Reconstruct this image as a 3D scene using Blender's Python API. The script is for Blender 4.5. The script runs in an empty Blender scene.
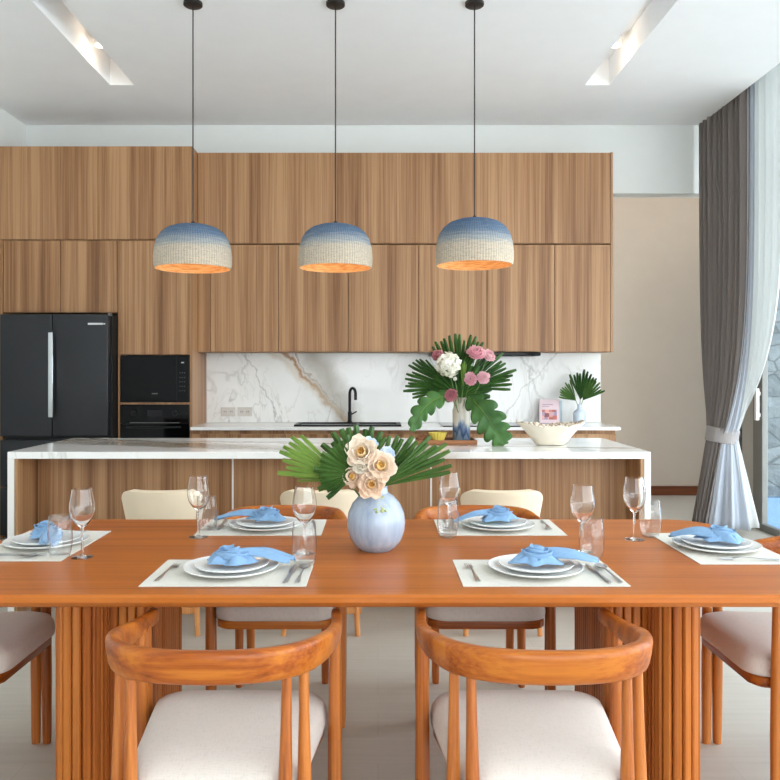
import bpy, bmesh, math, random
from mathutils import Vector, Matrix
random.seed(7)
C = bpy.context.scene.collection
PI = math.pi
R = math.radians

# ------------------------------------------------------------------ helpers
def srgb(r, g, b):
    f = lambda c: (c/255/12.92) if c/255 <= .04045 else ((c/255+.055)/1.055)**2.4
    return (f(r), f(g), f(b), 1.0)

class MB:
    """collects shapes into one mesh"""
    def __init__(s): s.bm = bmesh.new()
    def box(s, x0, x1, y0, y1, z0, z1, bev=0, seg=2):
        b = bmesh.new()
        bmesh.ops.create_cube(b, size=1)
        for v in b.verts:
            v.co = Vector(((x0+x1)/2+v.co.x*(x1-x0), (y0+y1)/2+v.co.y*(y1-y0), (z0+z1)/2+v.co.z*(z1-z0)))
        if bev: bmesh.ops.bevel(b, geom=b.edges[:], offset=bev, segments=seg, affect='EDGES', profile=.5)
        s.add(b); return s
    def add(s, b, M=None):
        m = bpy.data.meshes.new('t'); b.to_mesh(m); b.free()
        if M: m.transform(M)
        s.bm.from_mesh(m); bpy.data.meshes.remove(m)
    def grid(s, rows, closed=False, cap0=False, cap1=False):
        """rows: list of lists of points"""
        vs = [[s.bm.verts.new(Vector(p)) for p in r] for r in rows]
        n = len(vs[0])
        for i in range(len(vs)-1):
            for j in range(n if closed else n-1):
                k = (j+1) % n
                try: s.bm.faces.new((vs[i][j], vs[i][k], vs[i+1][k], vs[i+1][j]))
                except ValueError: pass
        if cap0: s.bm.faces.new(vs[0][::-1])
        if cap1: s.bm.faces.new(vs[-1])
        return vs
    def tube(s, pts, rad, seg=10, caps=True):
        pts = [Vector(p) for p in pts]
        if not hasattr(rad, '__len__'): rad = [rad]*len(pts)
        rows = []; prev = None
        for i, p in enumerate(pts):
            a = pts[max(i-1, 0)]; b = pts[min(i+1, len(pts)-1)]
            t = (b-a).normalized()
            if prev is None:
                u = t.cross(Vector((0, 0, 1)))
                if u.length < .05: u = t.cross(Vector((0, 1, 0)))
            else: u = prev - t*prev.dot(t)
            u.normalize(); prev = u; w = t.cross(u)
            rows.append([p+(u*math.cos(2*PI*k/seg)+w*math.sin(2*PI*k/seg))*rad[i] for k in range(seg)])
        s.grid(rows, True, caps, caps); return s
    def lathe(s, prof, c=(0, 0, 0), seg=32, cap0=False, cap1=False, sx=1, sy=1):
        rows = [[(c[0]+r*sx*math.cos(2*PI*k/seg), c[1]+r*sy*math.sin(2*PI*k/seg), c[2]+z) for k in range(seg)] for r, z in prof]
        s.grid(rows, True, cap0, cap1); return s
    def prism(s, outline, z0, z1, bev=0, seg=2):
        b = bmesh.new()
        lo = [b.verts.new((x, y, z0)) for x, y in outline]; hi = [b.verts.new((x, y, z1)) for x, y in outline]
        n = len(lo)
        b.faces.new(lo[::-1]); b.faces.new(hi)
        for i in range(n): b.faces.new((lo[i], lo[(i+1) % n], hi[(i+1) % n], hi[i]))
        if bev:
            es = [e for e in b.edges if abs(e.verts[0].co.z-e.verts[1].co.z) < 1e-6]
            bmesh.ops.bevel(b, geom=es, offset=bev, segments=seg, affect='EDGES', profile=.5)
        s.add(b); return s
    def build(s, name, mat, parent=None, smooth=False, mods=(), loc=None):
        bmesh.ops.recalc_face_normals(s.bm, faces=s.bm.faces[:])
        m = bpy.data.meshes.new(name); s.bm.to_mesh(m); s.bm.free()
        if smooth:
            m.polygons.foreach_set('use_smooth', [True]*len(m.polygons))
            if smooth != 'all': m.set_sharp_from_angle(angle=R(smooth if smooth is not True else 40))
        m.materials.append(mat)
        o = bpy.data.objects.new(name, m); C.objects.link(o)
        if parent is not None: o.parent = parent
        if loc: o.location = loc
        for t, kw in mods:
            md = o.modifiers.new(t.lower(), t)
            for k, v in kw.items(): setattr(md, k, v)
        return o

def tag(o, label, cat, group=None):
    o['label'] = label; o['category'] = cat
    if group: o['group'] = group
    return o
def thing(name, label, cat, loc=(0, 0, 0), rz=0, group=None):
    o = bpy.data.objects.new(name, None); C.objects.link(o)
    o.empty_display_size = .1
    o.location = loc; o.rotation_euler = (0, 0, rz)
    return tag(o, label, cat, group)
def struct(o): o['kind'] = 'structure'; return o
def children(o): return [c for c in bpy.data.objects if c.parent == o]
def dup(root, loc, rz, label, group=None, kids=None):
    r = root.copy(); C.objects.link(r); r.location = loc; r.rotation_euler = (0, 0, rz)
    r['label'] = label
    if group: r['group'] = group
    for ch in children(root):
        c = ch.copy(); C.objects.link(c); c.parent = r
        for g in children(ch):
            d = g.copy(); C.objects.link(d); d.parent = c
    return r

# ------------------------------------------------------------------ materials
class NT:
    def __init__(s, name):
        s.m = bpy.data.materials.new(name); s.m.use_nodes = True
        s.t = s.m.node_tree; s.t.nodes.clear()
        s.out = s.n('ShaderNodeOutputMaterial')
    def n(s, typ, **kw):
        o = s.t.nodes.new(typ)
        for k, v in kw.items():
            if k.startswith('i_'):
                key = k[2:].replace('_', ' ')
                o.inputs[int(key) if key.isdigit() else key].default_value = v
            else: setattr(o, k, v)
        return o
    def l(s, a, b, ai=0, bi=0): s.t.links.new(a.outputs[ai], b.inputs[bi])
    def math(s, op, a, b=None):
        o = s.n('ShaderNodeMath', operation=op)
        for i, v in enumerate((a, b)):
            if v is None: continue
            if isinstance(v, (int, float)): o.inputs[i].default_value = v
            else: s.t.links.new(v, o.inputs[i])
        return o.outputs[0]
    def ramp(s, fac, stops):
        o = s.n('ShaderNodeValToRGB'); e = o.color_ramp.elements
        while len(e) < len(stops): e.new(.5)
        for x, (p, c) in zip(e, stops): x.position = p; x.color = c
        s.t.links.new(fac, o.inputs[0]); return o.outputs[0]
    def mix(s, fac, a, b, mode='MIX'):
        o = s.n('ShaderNodeMix', data_type='RGBA', blend_type=mode)
        for i, v in ((0, fac), (6, a), (7, b)):
            if isinstance(v, (int, float)): o.inputs[i].default_value = v
            elif isinstance(v, tuple): o.inputs[i].default_value = v
            else: s.t.links.new(v, o.inputs[i])
        return o.outputs[2]
    def coord(s, scale=(1, 1, 1), rnd=0, which='Object'):
        tc = s.n('ShaderNodeTexCoord'); src = tc.outputs[which]
        if rnd:
            oi = s.n('ShaderNodeObjectInfo')
            v = s.n('ShaderNodeVectorMath', operation='ADD')
            k = s.math('MULTIPLY', oi.outputs['Random'], rnd)
            s.t.links.new(src, v.inputs[0]); s.t.links.new(k, v.inputs[1]); src = v.outputs[0]
        mp = s.n('ShaderNodeMapping'); mp.inputs['Scale'].default_value = scale
        s.t.links.new(src, mp.inputs[0]); return mp.outputs[0]
    def noise(s, vec, scale=1, detail=2, rough=.5, dist=0):
        o = s.n('ShaderNodeTexNoise'); o.inputs['Scale'].default_value = scale; o.inputs['Detail'].default_value = detail
        o.inputs['Roughness'].default_value = rough; o.inputs['Distortion'].default_value = dist
        if vec is not None: s.t.links.new(vec, o.inputs['Vector'])
        return o.outputs[0]
    def bump(s, h, strength=.2, dist=.01):
        o = s.n('ShaderNodeBump'); o.inputs['Strength'].default_value = strength; o.inputs['Distance'].default_value = dist
        s.t.links.new(h, o.inputs['Height']); return o.outputs[0]
    def bsdf(s, color, rough=.5, metal=0, spec=.5, normal=None, **kw):
        p = s.n('ShaderNodeBsdfPrincipled')
        for key, v in (('Base Color', color), ('Roughness', rough), ('Metallic', metal), ('Specular IOR Level', spec)):
            if isinstance(v, (int, float, tuple)): p.inputs[key].default_value = v
            else: s.t.links.new(v, p.inputs[key])
        if normal is not None: s.t.links.new(normal, p.inputs['Normal'])
        for k, v in kw.items(): p.inputs[k.replace('_', ' ')].default_value = v
        return p
    def fin(s, sh):
        s.t.links.new(sh.outputs[0], s.out.inputs[0]); return s.m

def plain(name, col, rough=.5, metal=0, spec=.5, vary=.06, vs=6, bump=0, bs=200, **kw):
    t = NT(name); v = t.coord(rnd=20)
    n = t.noise(v, vs, 3)
    lo = tuple(c*(1-vary) for c in col[:3])+(1,); hi = tuple(min(1, c*(1+vary)) for c in col[:3])+(1,)
    c = t.ramp(n, [(.3, lo), (.7, hi)])
    nm = t.bump(t.noise(v, bs, 2), bump, .002) if bump else None
    return t.fin(t.bsdf(c, rough, metal, spec, nm, **kw))

def wood(name, dark, mid, light, axis='z', rough=.4, freq=13, spec=.4, bands=.6, streak=0):
    t = NT(name)
    def sc(a, b): return {'x': (b, a, a), 'y': (a, b, a), 'z': (a, a, b)}[axis]
    n1 = t.noise(t.coord(sc(freq, .3), 30), 1, 3, .55, .3)
    n2 = t.noise(t.coord(sc(freq*7, 1.6), 30), 1, 3, .6)
    n3 = t.noise(t.coord(sc(freq*.4, .15), 30), 1, 1)
    a = t.math('ADD', t.math('MULTIPLY', n1, bands), t.math('MULTIPLY', n2, .42))
    a = t.math('ADD', a, t.math('MULTIPLY', n3, .72-bands+.3))
    c = t.ramp(a, [(.54, dark), (.67, mid), (.83, light)])
    if streak:
        n4 = t.noise(t.coord(sc(freq*2.6, .22), 30), 1, 2)
        c = t.mix(t.ramp(n4, [(.57, (0, 0, 0, 1)), (.70, (streak,)*3+(1,))]), c, light)
        n5 = t.noise(t.coord(sc(freq*1.7, .2), 40), 1, 2)
        c = t.mix(t.ramp(n5, [(.60, (0, 0, 0, 1)), (.72, (streak*.8,)*3+(1,))]), c, dark)
    nm = t.bump(n2, .05, .002)
    return t.fin(t.bsdf(c, rough, 0, spec, nm))

def marble(name, gold=True):
    t = NT(name); tc = t.coord()
    white = srgb(240, 239, 236)
    # fine grey veins
    def vein(scale, thr, off, det=4, dist=1.2):
        mp = t.n('ShaderNodeMapping'); mp.inputs['Location'].default_value = off; mp.inputs['Rotation'].default_value = (0, R(32), R(25))
        mp.inputs['Scale'].default_value = (1, 1, .45)
        t.t.links.new(tc, mp.inputs[0])
        n = t.noise(mp.outputs[0], scale, det, .55, dist)
        d = t.math('ABSOLUTE', t.math('SUBTRACT', n, .5))
        return t.ramp(d, [(0, (1, 1, 1, 1)), (thr, (0, 0, 0, 1))])
    mask = t.ramp(t.noise(tc, 1.6, 2), [(.42, (0, 0, 0, 1)), (.6, (1, 1, 1, 1))])
    v1 = t.math('MULTIPLY', vein(1.5, .014, (3, 1, 2)), mask)
    v2 = t.math('MULTIPLY', vein(2.6, .012, (7, 5, 1), 5), mask)
    c = t.mix(t.math('MULTIPLY', v1, .45), white, srgb(150, 146, 140))
    c = t.mix(t.math('MULTIPLY', v2, .22), c, srgb(168, 158, 145))
    cloud = t.ramp(t.noise(tc, 2.2, 3), [(.5, (0, 0, 0, 1)), (.75, (1, 1, 1, 1))])
    c = t.mix(t.math('MULTIPLY', cloud, .25), c, srgb(205, 204, 200))
    if gold:
        sp = t.n('ShaderNodeSeparateXYZ'); t.t.links.new(tc, sp.inputs[0])
        w = t.noise(tc, 4.5, 4, .6)
        w2 = t.noise(tc, 1.3, 2)
        for (px, pz, ang, wd, col, st) in gold:
            # distance from a slanted line, wobbled by noise
            d = t.math('ADD', t.math('MULTIPLY', t.math('SUBTRACT', sp.outputs[0], px), math.cos(ang)),
                       t.math('MULTIPLY', t.math('SUBTRACT', sp.outputs[2 if gold is not GOLD_TOP else 1], pz), math.sin(ang)))
            d = t.math('ADD', d, t.math('MULTIPLY', t.math('SUBTRACT', w, .5), .22))
            d = t.math('ABSOLUTE', d)
            m = t.ramp(d, [(0, (1, 1, 1, 1)), (wd*.35, (.8, .8, .8, 1)), (wd, (0, 0, 0, 1))])
            k = t.math('MULTIPLY', m, t.math('MULTIPLY', t.ramp(w2, [(.3, (.35,)*3+(1,)), (.6, (1,)*3+(1,))]), st))
            c = t.mix(k, c, col)
    return t.fin(t.bsdf(c, .12, 0, .5))

GOLD_WALL = [(-.53, 1.2, R(41), .034, srgb(168, 118, 64), .95), (-.44, 1.15, R(40), .010, srgb(150, 120, 85), .7),
             (-.40, 1.2, R(28), .16, srgb(172, 164, 150), .85), (-.62, 1.25, R(47), .05, srgb(208, 190, 165), .5),
             (.62, 1.2, R(30), .012, srgb(165, 160, 150), .6), (-1.02, 1.2, R(25), .010, srgb(160, 156, 150), .6),
             (1.35, 1.25, R(30), .014, srgb(170, 168, 162), .6), (1.2, 1.1, R(-40), .010, srgb(170, 168, 162), .6)]
GOLD_TOP = [(-.95, .0, R(72), .20, srgb(150, 132, 108), .95), (-.7, -.1, R(60), .05, srgb(140, 118, 92), .9), (-1.1, .25, R(80), .05, srgb(120, 108, 92), .9),
            (-1.35, .0, R(75), .10, srgb(150, 142, 130), .7), (1.2, .1, R(30), .04, srgb(190, 185, 178), .5)]

M = {}
cw = dict(dark=srgb(116, 78, 48), mid=srgb(148, 106, 70), light=srgb(178, 137, 98))
M['cabinet'] = wood('walnut_veneer', **cw, axis='z', rough=.42, freq=25, bands=.52, streak=.5)
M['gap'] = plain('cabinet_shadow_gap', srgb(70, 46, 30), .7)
tw = dict(dark=srgb(142, 70, 18), mid=srgb(174, 93, 31), light=srgb(190, 108, 42))
M['table'] = wood('table_teak', **tw, axis='x', rough=.34, freq=9, spec=.3)
M['table_z'] = wood('pedestal_teak', srgb(116, 54, 14), srgb(164, 86, 30), srgb(192, 114, 48), axis='z', rough=.4, freq=24, spec=.3)
M['chair_x'] = wood('chair_rail_teak', srgb(116, 54, 14), srgb(160, 80, 24), srgb(190, 110, 38), axis='x', rough=.3, freq=17, spec=.35, bands=.75)
M['chair_z'] = wood('chair_leg_teak', srgb(120, 58, 18), srgb(166, 88, 30), srgb(192, 114, 46), axis='z', rough=.32, freq=22, spec=.5)
M['stool_wood'] = wood('stool_oak', srgb(186, 110, 56), srgb(212, 138, 78), srgb(226, 160, 98), axis='z', rough=.4, freq=20)
M['baseboard'] = wood('baseboard_wood', srgb(100, 50, 26), srgb(126, 68, 38), srgb(146, 84, 50), axis='x', rough=.4)
M['tray'] = wood('tray_wood', srgb(104, 62, 34), srgb(140, 88, 50), srgb(164, 108, 66), axis='x', rough=.4)
M['wall'] = plain('white_wall_paint', srgb(232, 234, 231), .8, vary=.01)
M['ceiling'] = plain('white_ceiling_paint', srgb(245, 246, 247), .85, vary=.01)
M['beige'] = plain('beige_wall_paint', srgb(224, 208, 191), .8, vary=.015)
M['jamb'] = plain('grey_wall_paint', srgb(190, 188, 182), .7, vary=.02)
M['splash'] = marble('marble_backsplash', GOLD_WALL)
M['top'] = marble('marble_island_top', GOLD_TOP)
M['counter'] = plain('white_quartz', srgb(240, 238, 234), .15, vary=.01)
M['white'] = plain('white_panel', srgb(235, 233, 228), .4, vary=.01)
M['fridge'] = plain('anthracite_steel', srgb(50, 51, 54), .38, .5, vary=.03)
M['fridge_dark'] = plain('fridge_black_body', srgb(16, 17, 19), .5)
M['chrome'] = plain('polished_chrome', srgb(215, 220, 225), .06, 1, vary=.02)
M['steel'] = plain('cutlery_steel', srgb(190, 190, 192), .3, 1, vary=.05)
M['badge'] = plain('silver_badge', srgb(220, 220, 222), .4, .2)
M['blackglass'] = plain('black_glass', srgb(6, 6, 8), .06, 0, .16)
M['blackmat'] = plain('matt_black', srgb(20, 20, 22), .42, 0, .3)
M['pend_black'] = plain('pendant_black_metal', srgb(34, 28, 26), .45)
M['plate'] = plain('white_porcelain', srgb(238, 238, 236), .15, vary=.01)
M['cream'] = plain('cream_upholstery', srgb(230, 212, 184), .75, vary=.03, bump=.15, bs=350)
M['socket'] = plain('socket_beige_grey', srgb(208, 202, 194), .4)
M['shell'] = plain('cream_ceramic', srgb(236, 226, 208), .3, vary=.03)
M['alu'] = plain('grey_aluminium', srgb(128, 128, 124), .45, .3, vary=.02)
M['yellow'] = plain('yellow_ceramic', srgb(226, 204, 96), .3, vary=.05)
M['bread'] = plain('brown_crust', srgb(120, 72, 36), .6, vary=.3, vs=40)
M['stem'] = plain('green_stem', srgb(88, 116, 60), .5)
M['soil'] = plain('terrace_paving', srgb(232, 230, 226), .8)  # unseen ground, made pale to bounce light up to the ceiling

def fabric(name, col, bs=420, rough=.85, vary=.05, st=.25):
    t = NT(name); v = t.coord(rnd=9)
    a = t.noise(t.coord((bs, bs*.15, bs*.15)), 1, 2); b = t.noise(t.coord((bs*.15, bs, bs*.15)), 1, 2)
    h = t.math('ADD', a, b)
    lo = tuple(c*(1-vary) for c in col[:3])+(1,); hi = tuple(min(1, c*(1+vary)) for c in col[:3])+(1,)
    c = t.ramp(h, [(.7, lo), (1.25, hi)])
    return t.fin(t.bsdf(c, rough, 0, .2, t.bump(h, st, .0015), Sheen_Weight=.15))
M['seat'] = fabric('oatmeal_seat_fabric', srgb(210, 198, 189))
M['placemat'] = fabric('ivory_woven_placemat', srgb(216, 211, 200), 260, .7, .05, .3)
M['napkin'] = fabric('sky_blue_linen', srgb(130, 164, 198), 300, .85, .05, .2)
M['curtain'] = fabric('taupe_grey_curtain', srgb(122, 114, 110), 120, .9, .012, .03)
M['lining'] = fabric('pale_blue_grey_lining', srgb(172, 178, 188), 120, .85, .01, .03)
M['tie'] = fabric('grey_tieback', srgb(150, 144, 142), 200, .8, .05, .1)

def sheer():
    t = NT('white_sheer_voile')
    d = t.n('ShaderNodeBsdfDiffuse'); d.inputs[0].default_value = srgb(238, 239, 237)
    tr = t.n('ShaderNodeBsdfTranslucent'); tr.inputs[0].default_value = srgb(226, 229, 228)
    tp = t.n('ShaderNodeBsdfTransparent')
    m = t.n('ShaderNodeMixShader'); m.inputs[0].default_value = .5; t.l(d, m, 0, 1); t.l(tr, m, 0, 2)
    m2 = t.n('ShaderNodeMixShader'); m2.inputs[0].default_value = .12; t.l(m, m2, 0, 1); t.l(tp, m2, 0, 2)
    return t.fin(m2)
M['sheer'] = sheer()

def thin_glass(name, tint=(.98, .99, .99, 1), edge=(.70, .73, .74, 1), power=1.0):
    t = NT(name)
    lw = t.n('ShaderNodeLayerWeight'); lw.inputs[0].default_value = .35
    col = t.ramp(lw.outputs['Facing'], [(0, tint), (.78, tint), (1, edge)])
    tp = t.n('ShaderNodeBsdfTransparent'); t.t.links.new(col, tp.inputs[0])
    gl = t.n('ShaderNodeBsdfGlossy'); gl.inputs['Roughness'].default_value = .02
    l2 = t.n('ShaderNodeLayerWeight'); l2.inputs[0].default_value = .5
    k = t.math('MULTIPLY', t.math('ADD', t.math('MULTIPLY', t.math('POWER', l2.outputs['Facing'], 5), .9), .035), power)
    m = t.n('ShaderNodeMixShader'); t.t.links.new(k, m.inputs[0]); t.l(tp, m, 0, 1); t.l(gl, m, 0, 2)
    return t.fin(m)
M['pane'] = thin_glass('window_glass', (.97, .985, .98, 1), (.9, .95, .93, 1))
def real_glass():
    t = NT('clear_drinking_glass')
    g = t.bsdf((1, 1, 1, 1), .0, 0, .5, None, Transmission_Weight=1.0, IOR=1.45)
    return t.fin(g)
M['glass'] = real_glass()
M['tumbler'] = thin_glass('clear_tumbler_glass', (.985, .99, .99, 1), (.40, .44, .46, 1), 1.8)

def leaf_mat(name, a, b):
    t = NT(name); n = t.noise(t.coord((8, 8, 8), 20), 1, 3)
    c = t.ramp(n, [(.3, a), (.7, b)])
    p = t.bsdf(c, .42, 0, .4)
    tr = t.n('ShaderNodeBsdfTranslucent'); t.t.links.new(c, tr.inputs[0])
    m = t.n('ShaderNodeMixShader'); m.inputs[0].default_value = .14; t.l(p, m, 0, 1); t.l(tr, m, 0, 2)
    return t.fin(m)
M['palm'] = leaf_mat('palm_green', srgb(48, 80, 34), srgb(86, 120, 56))
M['palm_lime'] = leaf_mat('palm_lime_green', srgb(90, 124, 44), srgb(134, 162, 76))
M['philo'] = leaf_mat('philodendron_green', srgb(42, 80, 36), srgb(80, 126, 60))
M['darkleaf'] = leaf_mat('dark_palm_green', srgb(36, 68, 28), srgb(66, 106, 44))
M['apricot'] = leaf_mat('apricot_inner_petal', srgb(244, 190, 110), srgb(252, 222, 168))
M['peach'] = leaf_mat('peach_petal', srgb(250, 218, 188), srgb(255, 240, 222))
M['ivory'] = leaf_mat('ivory_petal', srgb(240, 230, 210), srgb(252, 248, 236))
M['orange'] = leaf_mat('orange_yellow_centre', srgb(232, 160, 60), srgb(246, 200, 96))
M['pink'] = leaf_mat('pink_petal', srgb(238, 168, 182), srgb(254, 224, 226))
M['mauve'] = leaf_mat('dusky_pink_petal', srgb(190, 110, 124), srgb(222, 156, 162))
M['whitepetal'] = leaf_mat('white_petal', srgb(222, 220, 200), srgb(250, 250, 240))
M['blue'] = leaf_mat('pale_blue_petal', srgb(196, 216, 240), srgb(224, 234, 248))

def floor_mat():
    t = NT('pale_greige_floor')
    v = t.coord((1, 1, 1))
    br = t.n('ShaderNodeTexBrick'); t.t.links.new(v, br.inputs[0])
    br.inputs['Color1'].default_value = srgb(194, 188, 178); br.inputs['Color2'].default_value = srgb(190, 184, 174)
    br.inputs['Mortar'].default_value = srgb(180, 173, 163); br.inputs['Scale'].default_value = 1
    br.inputs['Mortar Size'].default_value = .002; br.inputs['Brick Width'].default_value = 1.2; br.inputs['Row Height'].default_value = .19
    br.offset = .37
    g = t.noise(t.coord((2, 40, 1)), 1, 4)
    c = t.mix(.35, br.outputs[0], t.ramp(g, [(.3, srgb(178, 170, 158)), (.7, srgb(200, 194, 184))]))
    return t.fin(t.bsdf(c, .35, 0, .4))
M['floor'] = floor_mat()

def stone_mat():
    t = NT('pale_stone_cladding')
    vo = t.n('ShaderNodeTexVoronoi'); vo.inputs['Scale'].default_value = 1
    t.t.links.new(t.coord((3, 3.5, 6)), vo.inputs['Vector'])
    ve = t.n('ShaderNodeTexVoronoi', feature='DISTANCE_TO_EDGE'); ve.inputs['Scale'].default_value = 1
    t.t.links.new(t.coord((3, 3.5, 6)), ve.inputs['Vector'])
    n = t.noise(t.coord((14, 14, 14)), 1, 5)
    c = t.ramp(t.math('ADD', t.math('MULTIPLY', vo.outputs[1], .4), t.math('MULTIPLY', n, .6)), [(.25, srgb(84, 95, 100)), (.75, srgb(128, 138, 142))])
    c = t.mix(t.ramp(ve.outputs[0], [(0, (1, 1, 1, 1)), (.05, (0, 0, 0, 1))]), c, srgb(72, 80, 84))
    return t.fin(t.bsdf(c, .8, 0, .3, t.bump(t.math('ADD', t.math('MULTIPLY', n, .5), ve.outputs[0]), .8, .05)))
M['stone'] = stone_mat()
M['pool'] = plain('pool_blue_tile', srgb(110, 146, 182), .1, 0, .5, vary=.15)

def shade_mat(inner=False):
    t = NT('woven_shade_inside' if inner else 'woven_blue_to_cream_shade')
    tc = t.n('ShaderNodeTexCoord'); sp = t.n('ShaderNodeSeparateXYZ'); t.t.links.new(tc.outputs['Object'], sp.inputs[0])
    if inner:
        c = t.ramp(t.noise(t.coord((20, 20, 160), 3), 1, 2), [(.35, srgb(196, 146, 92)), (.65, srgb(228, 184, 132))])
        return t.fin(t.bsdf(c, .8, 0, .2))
    bands = t.noise(t.coord((6, 6, 110), 9), 1, 3)
    h = t.math('ADD', t.math('DIVIDE', sp.outputs[2], .262), t.math('MULTIPLY', t.math('SUBTRACT', bands, .5), .34))
    c = t.ramp(h, [(.05, srgb(214, 198, 174)), (.40, srgb(204, 190, 170)), (.52, srgb(158, 164, 168)), (.70, srgb(98, 120, 144)), (.95, srgb(66, 94, 128))])
    # woven threads: rings and ribs
    ang = t.math('ARCTAN2', sp.outputs[1], sp.outputs[0])
    rib = t.math('SINE', t.math('MULTIPLY', ang, 90)); ring = t.math('SINE', t.math('MULTIPLY', sp.outputs[2], 900))
    hgt = t.math('ADD', t.math('MULTIPLY', rib, .4), ring)
    spk = t.noise(t.coord((30, 30, 260), 3), 1, 2)
    c = t.mix(t.ramp(spk, [(.45, (0, 0, 0, 1)), (.75, (.5, .5, .5, 1))]), c, srgb(140, 142, 146))
    wv = t.noise(t.coord((150, 150, 420), 3), 1, 1)
    wt2 = t.ramp(t.math('ADD', t.math('MULTIPLY', rib, .16), wv), [(.3, (.66, .66, .66, 1)), (.6, (1.08, 1.08, 1.08, 1))])
    c = t.mix(.8, c, wt2, 'MULTIPLY')
    return t.fin(t.bsdf(c, .8, 0, .2, t.bump(hgt, .5, .004)))
M['shade'] = shade_mat(); M['shade_in'] = shade_mat(True)

def glow(name, col, st):
    t = NT(name); e = t.n('ShaderNodeEmission'); e.inputs[0].default_value = col; e.inputs[1].default_value = st
    return t.fin(e)
M['bulb'] = glow('lit_bulb', (1, .66, .36, 1), 5)
M['spot'] = glow('lit_spot', (1, .86, .68, 1), 25)

def vase_mat():
    t = NT('pale_blue_glazed_ceramic')
    n = t.noise(t.coord((28, 28, 3)), 1, 3); n2 = t.noise(t.coord((90, 90, 5)), 1, 2)
    c = t.ramp(t.math('ADD', t.math('MULTIPLY', n, .7), t.math('MULTIPLY', n2, .3)), [(.3, srgb(142, 156, 178)), (.5, srgb(166, 178, 195)), (.72, srgb(188, 196, 207))])
    return t.fin(t.bsdf(c, .16, 0, .5))
M['vase'] = vase_mat()
def tallvase_mat():
    t = NT('cream_to_blue_drip_glaze')
    tc = t.n('ShaderNodeTexCoord'); sp = t.n('ShaderNodeSeparateXYZ'); t.t.links.new(tc.outputs['Object'], sp.inputs[0])
    n = t.noise(t.coord((34, 34, 7)), 1, 3)
    h = t.math('ADD', t.math('DIVIDE', sp.outputs[2], .27), t.math('MULTIPLY', t.math('SUBTRACT', n, .5), .7))
    c = t.ramp(h, [(.08, srgb(120, 140, 160)), (.2, srgb(52, 76, 116)), (.36, srgb(110, 132, 160)), (.48, srgb(206, 200, 186)), (.8, srgb(196, 188, 172)), (1, srgb(160, 150, 134))])
    return t.fin(t.bsdf(c, .2, 0, .5))
M['tallvase'] = tallvase_mat()
def speckle():
    t = NT('shell_mosaic_inlay')
    vo = t.n('ShaderNodeTexVoronoi'); vo.inputs['Scale'].default_value = 95; t.t.links.new(t.coord(), vo.inputs['Vector'])
    c = t.ramp(vo.outputs[1], [(.15, srgb(120, 96, 76)), (.45, srgb(190, 170, 146)), (.7, srgb(236, 226, 210))])
    return t.fin(t.bsdf(c, .4))
M['inlay'] = speckle()

# ------------------------------------------------------------------ camera + world
cam = bpy.data.cameras.new('camera'); co = bpy.data.objects.new('camera', cam); C.objects.link(co)
cam.sensor_width = 36; cam.lens = 36.0
cam.shift_x = 12/780; cam.shift_y = -17/780
co.location = (0, 0, 1.33); co.rotation_euler = (R(90), 0, 0); cam.clip_start = .05
S = bpy.context.scene; S.camera = co
S.view_settings.view_transform = 'Standard'; S.view_settings.look = 'None'; S.view_settings.gamma = 1
S.view_settings.use_curve_mapping = False
S.view_settings.exposure = -0.06
S.cycles.max_bounces = 40; S.cycles.transmission_bounces = 40; S.cycles.glossy_bounces = 6; S.cycles.diffuse_bounces = 5; S.cycles.transparent_max_bounces = 24
S.cycles.sample_clamp_indirect = 6
w = bpy.data.worlds.new('daylight'); S.world = w; w.use_nodes = True
wt = w.node_tree; bg = wt.nodes['Background']
tcw = wt.nodes.new('ShaderNodeTexCoord'); sw = wt.nodes.new('ShaderNodeSeparateXYZ'); rw = wt.nodes.new('ShaderNodeValToRGB')
wt.links.new(tcw.outputs['Generated'], sw.inputs[0]); wt.links.new(sw.outputs[2], rw.inputs[0]); wt.links.new(rw.outputs[0], bg.inputs[0])
e = rw.color_ramp.elements; e[0].position = 0; e[0].color = (.93, .96, 1, 1); e[1].position = .6; e[1].color = (.80, .90, 1, 1)
bg.inputs[1].default_value = 6.3

# ------------------------------------------------------------------ the room
XL, XR, YB, YF = -3.07, 3.25, -3.6, 6.8
ZC = 3.49
struct(MB().box(XL-.2, XR+.1, YB-.1, 6.9, -.1, 0).box(XL-.2, 5.05, 6.9, 8.7, -.1, 0).build('floor', M['floor']))
# ceiling with two light slots and a curtain pocket on the right
SL = (-2.01, -1.83); SR = (1.555, 1.735); SY = (1.6, 5.85)
c = MB()
c.box(XL-.2, SL[0], YB, YF+.3, ZC, ZC+.2)
c.box(SL[0], SL[1], YB, SY[0], ZC, ZC+.2).box(SL[0], SL[1], SY[1], YF+.3, ZC, ZC+.2)
c.box(SL[1], SR[0], YB, YF+.3, ZC, ZC+.2)
c.box(SR[0], SR[1], YB, SY[0], ZC, ZC+.2).box(SR[0], SR[1], SY[1], YF+.3, ZC, ZC+.2)
c.box(SR[1], 2.80, YB, YF+.3, ZC, ZC+.2)
c.box(SL[0]-.05, SL[1]+.05, SY[0]-.05, SY[1]+.05, ZC+.2, ZC+.25).box(SR[0]-.05, SR[1]+.05, SY[0]-.05, SY[1]+.05, ZC+.2, ZC+.25)
c.box(2.80, XR+.2, YB, YF+.3, ZC+.15, ZC+.25)
struct(c.build('ceiling', M['ceiling']))
struct(MB().box(-1, 5.05, YF+.3, 8.7, ZC, ZC+.2).build('ceiling', M['ceiling']))
struct(MB().box(XL-.2, XL, YB, YF+.15, 0, ZC+.2).build('wall_left', M['wall']))
b = MB().box(XL-.2, 1.935, YF, YF+.15, 0, ZC+.2)
struct(b.build('wall_back', M['wall']))
struct(MB().box(1.935, XR+.1, YF, YF+.16, 2.895, ZC+.2).build('wall_header', M['wall']))
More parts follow.
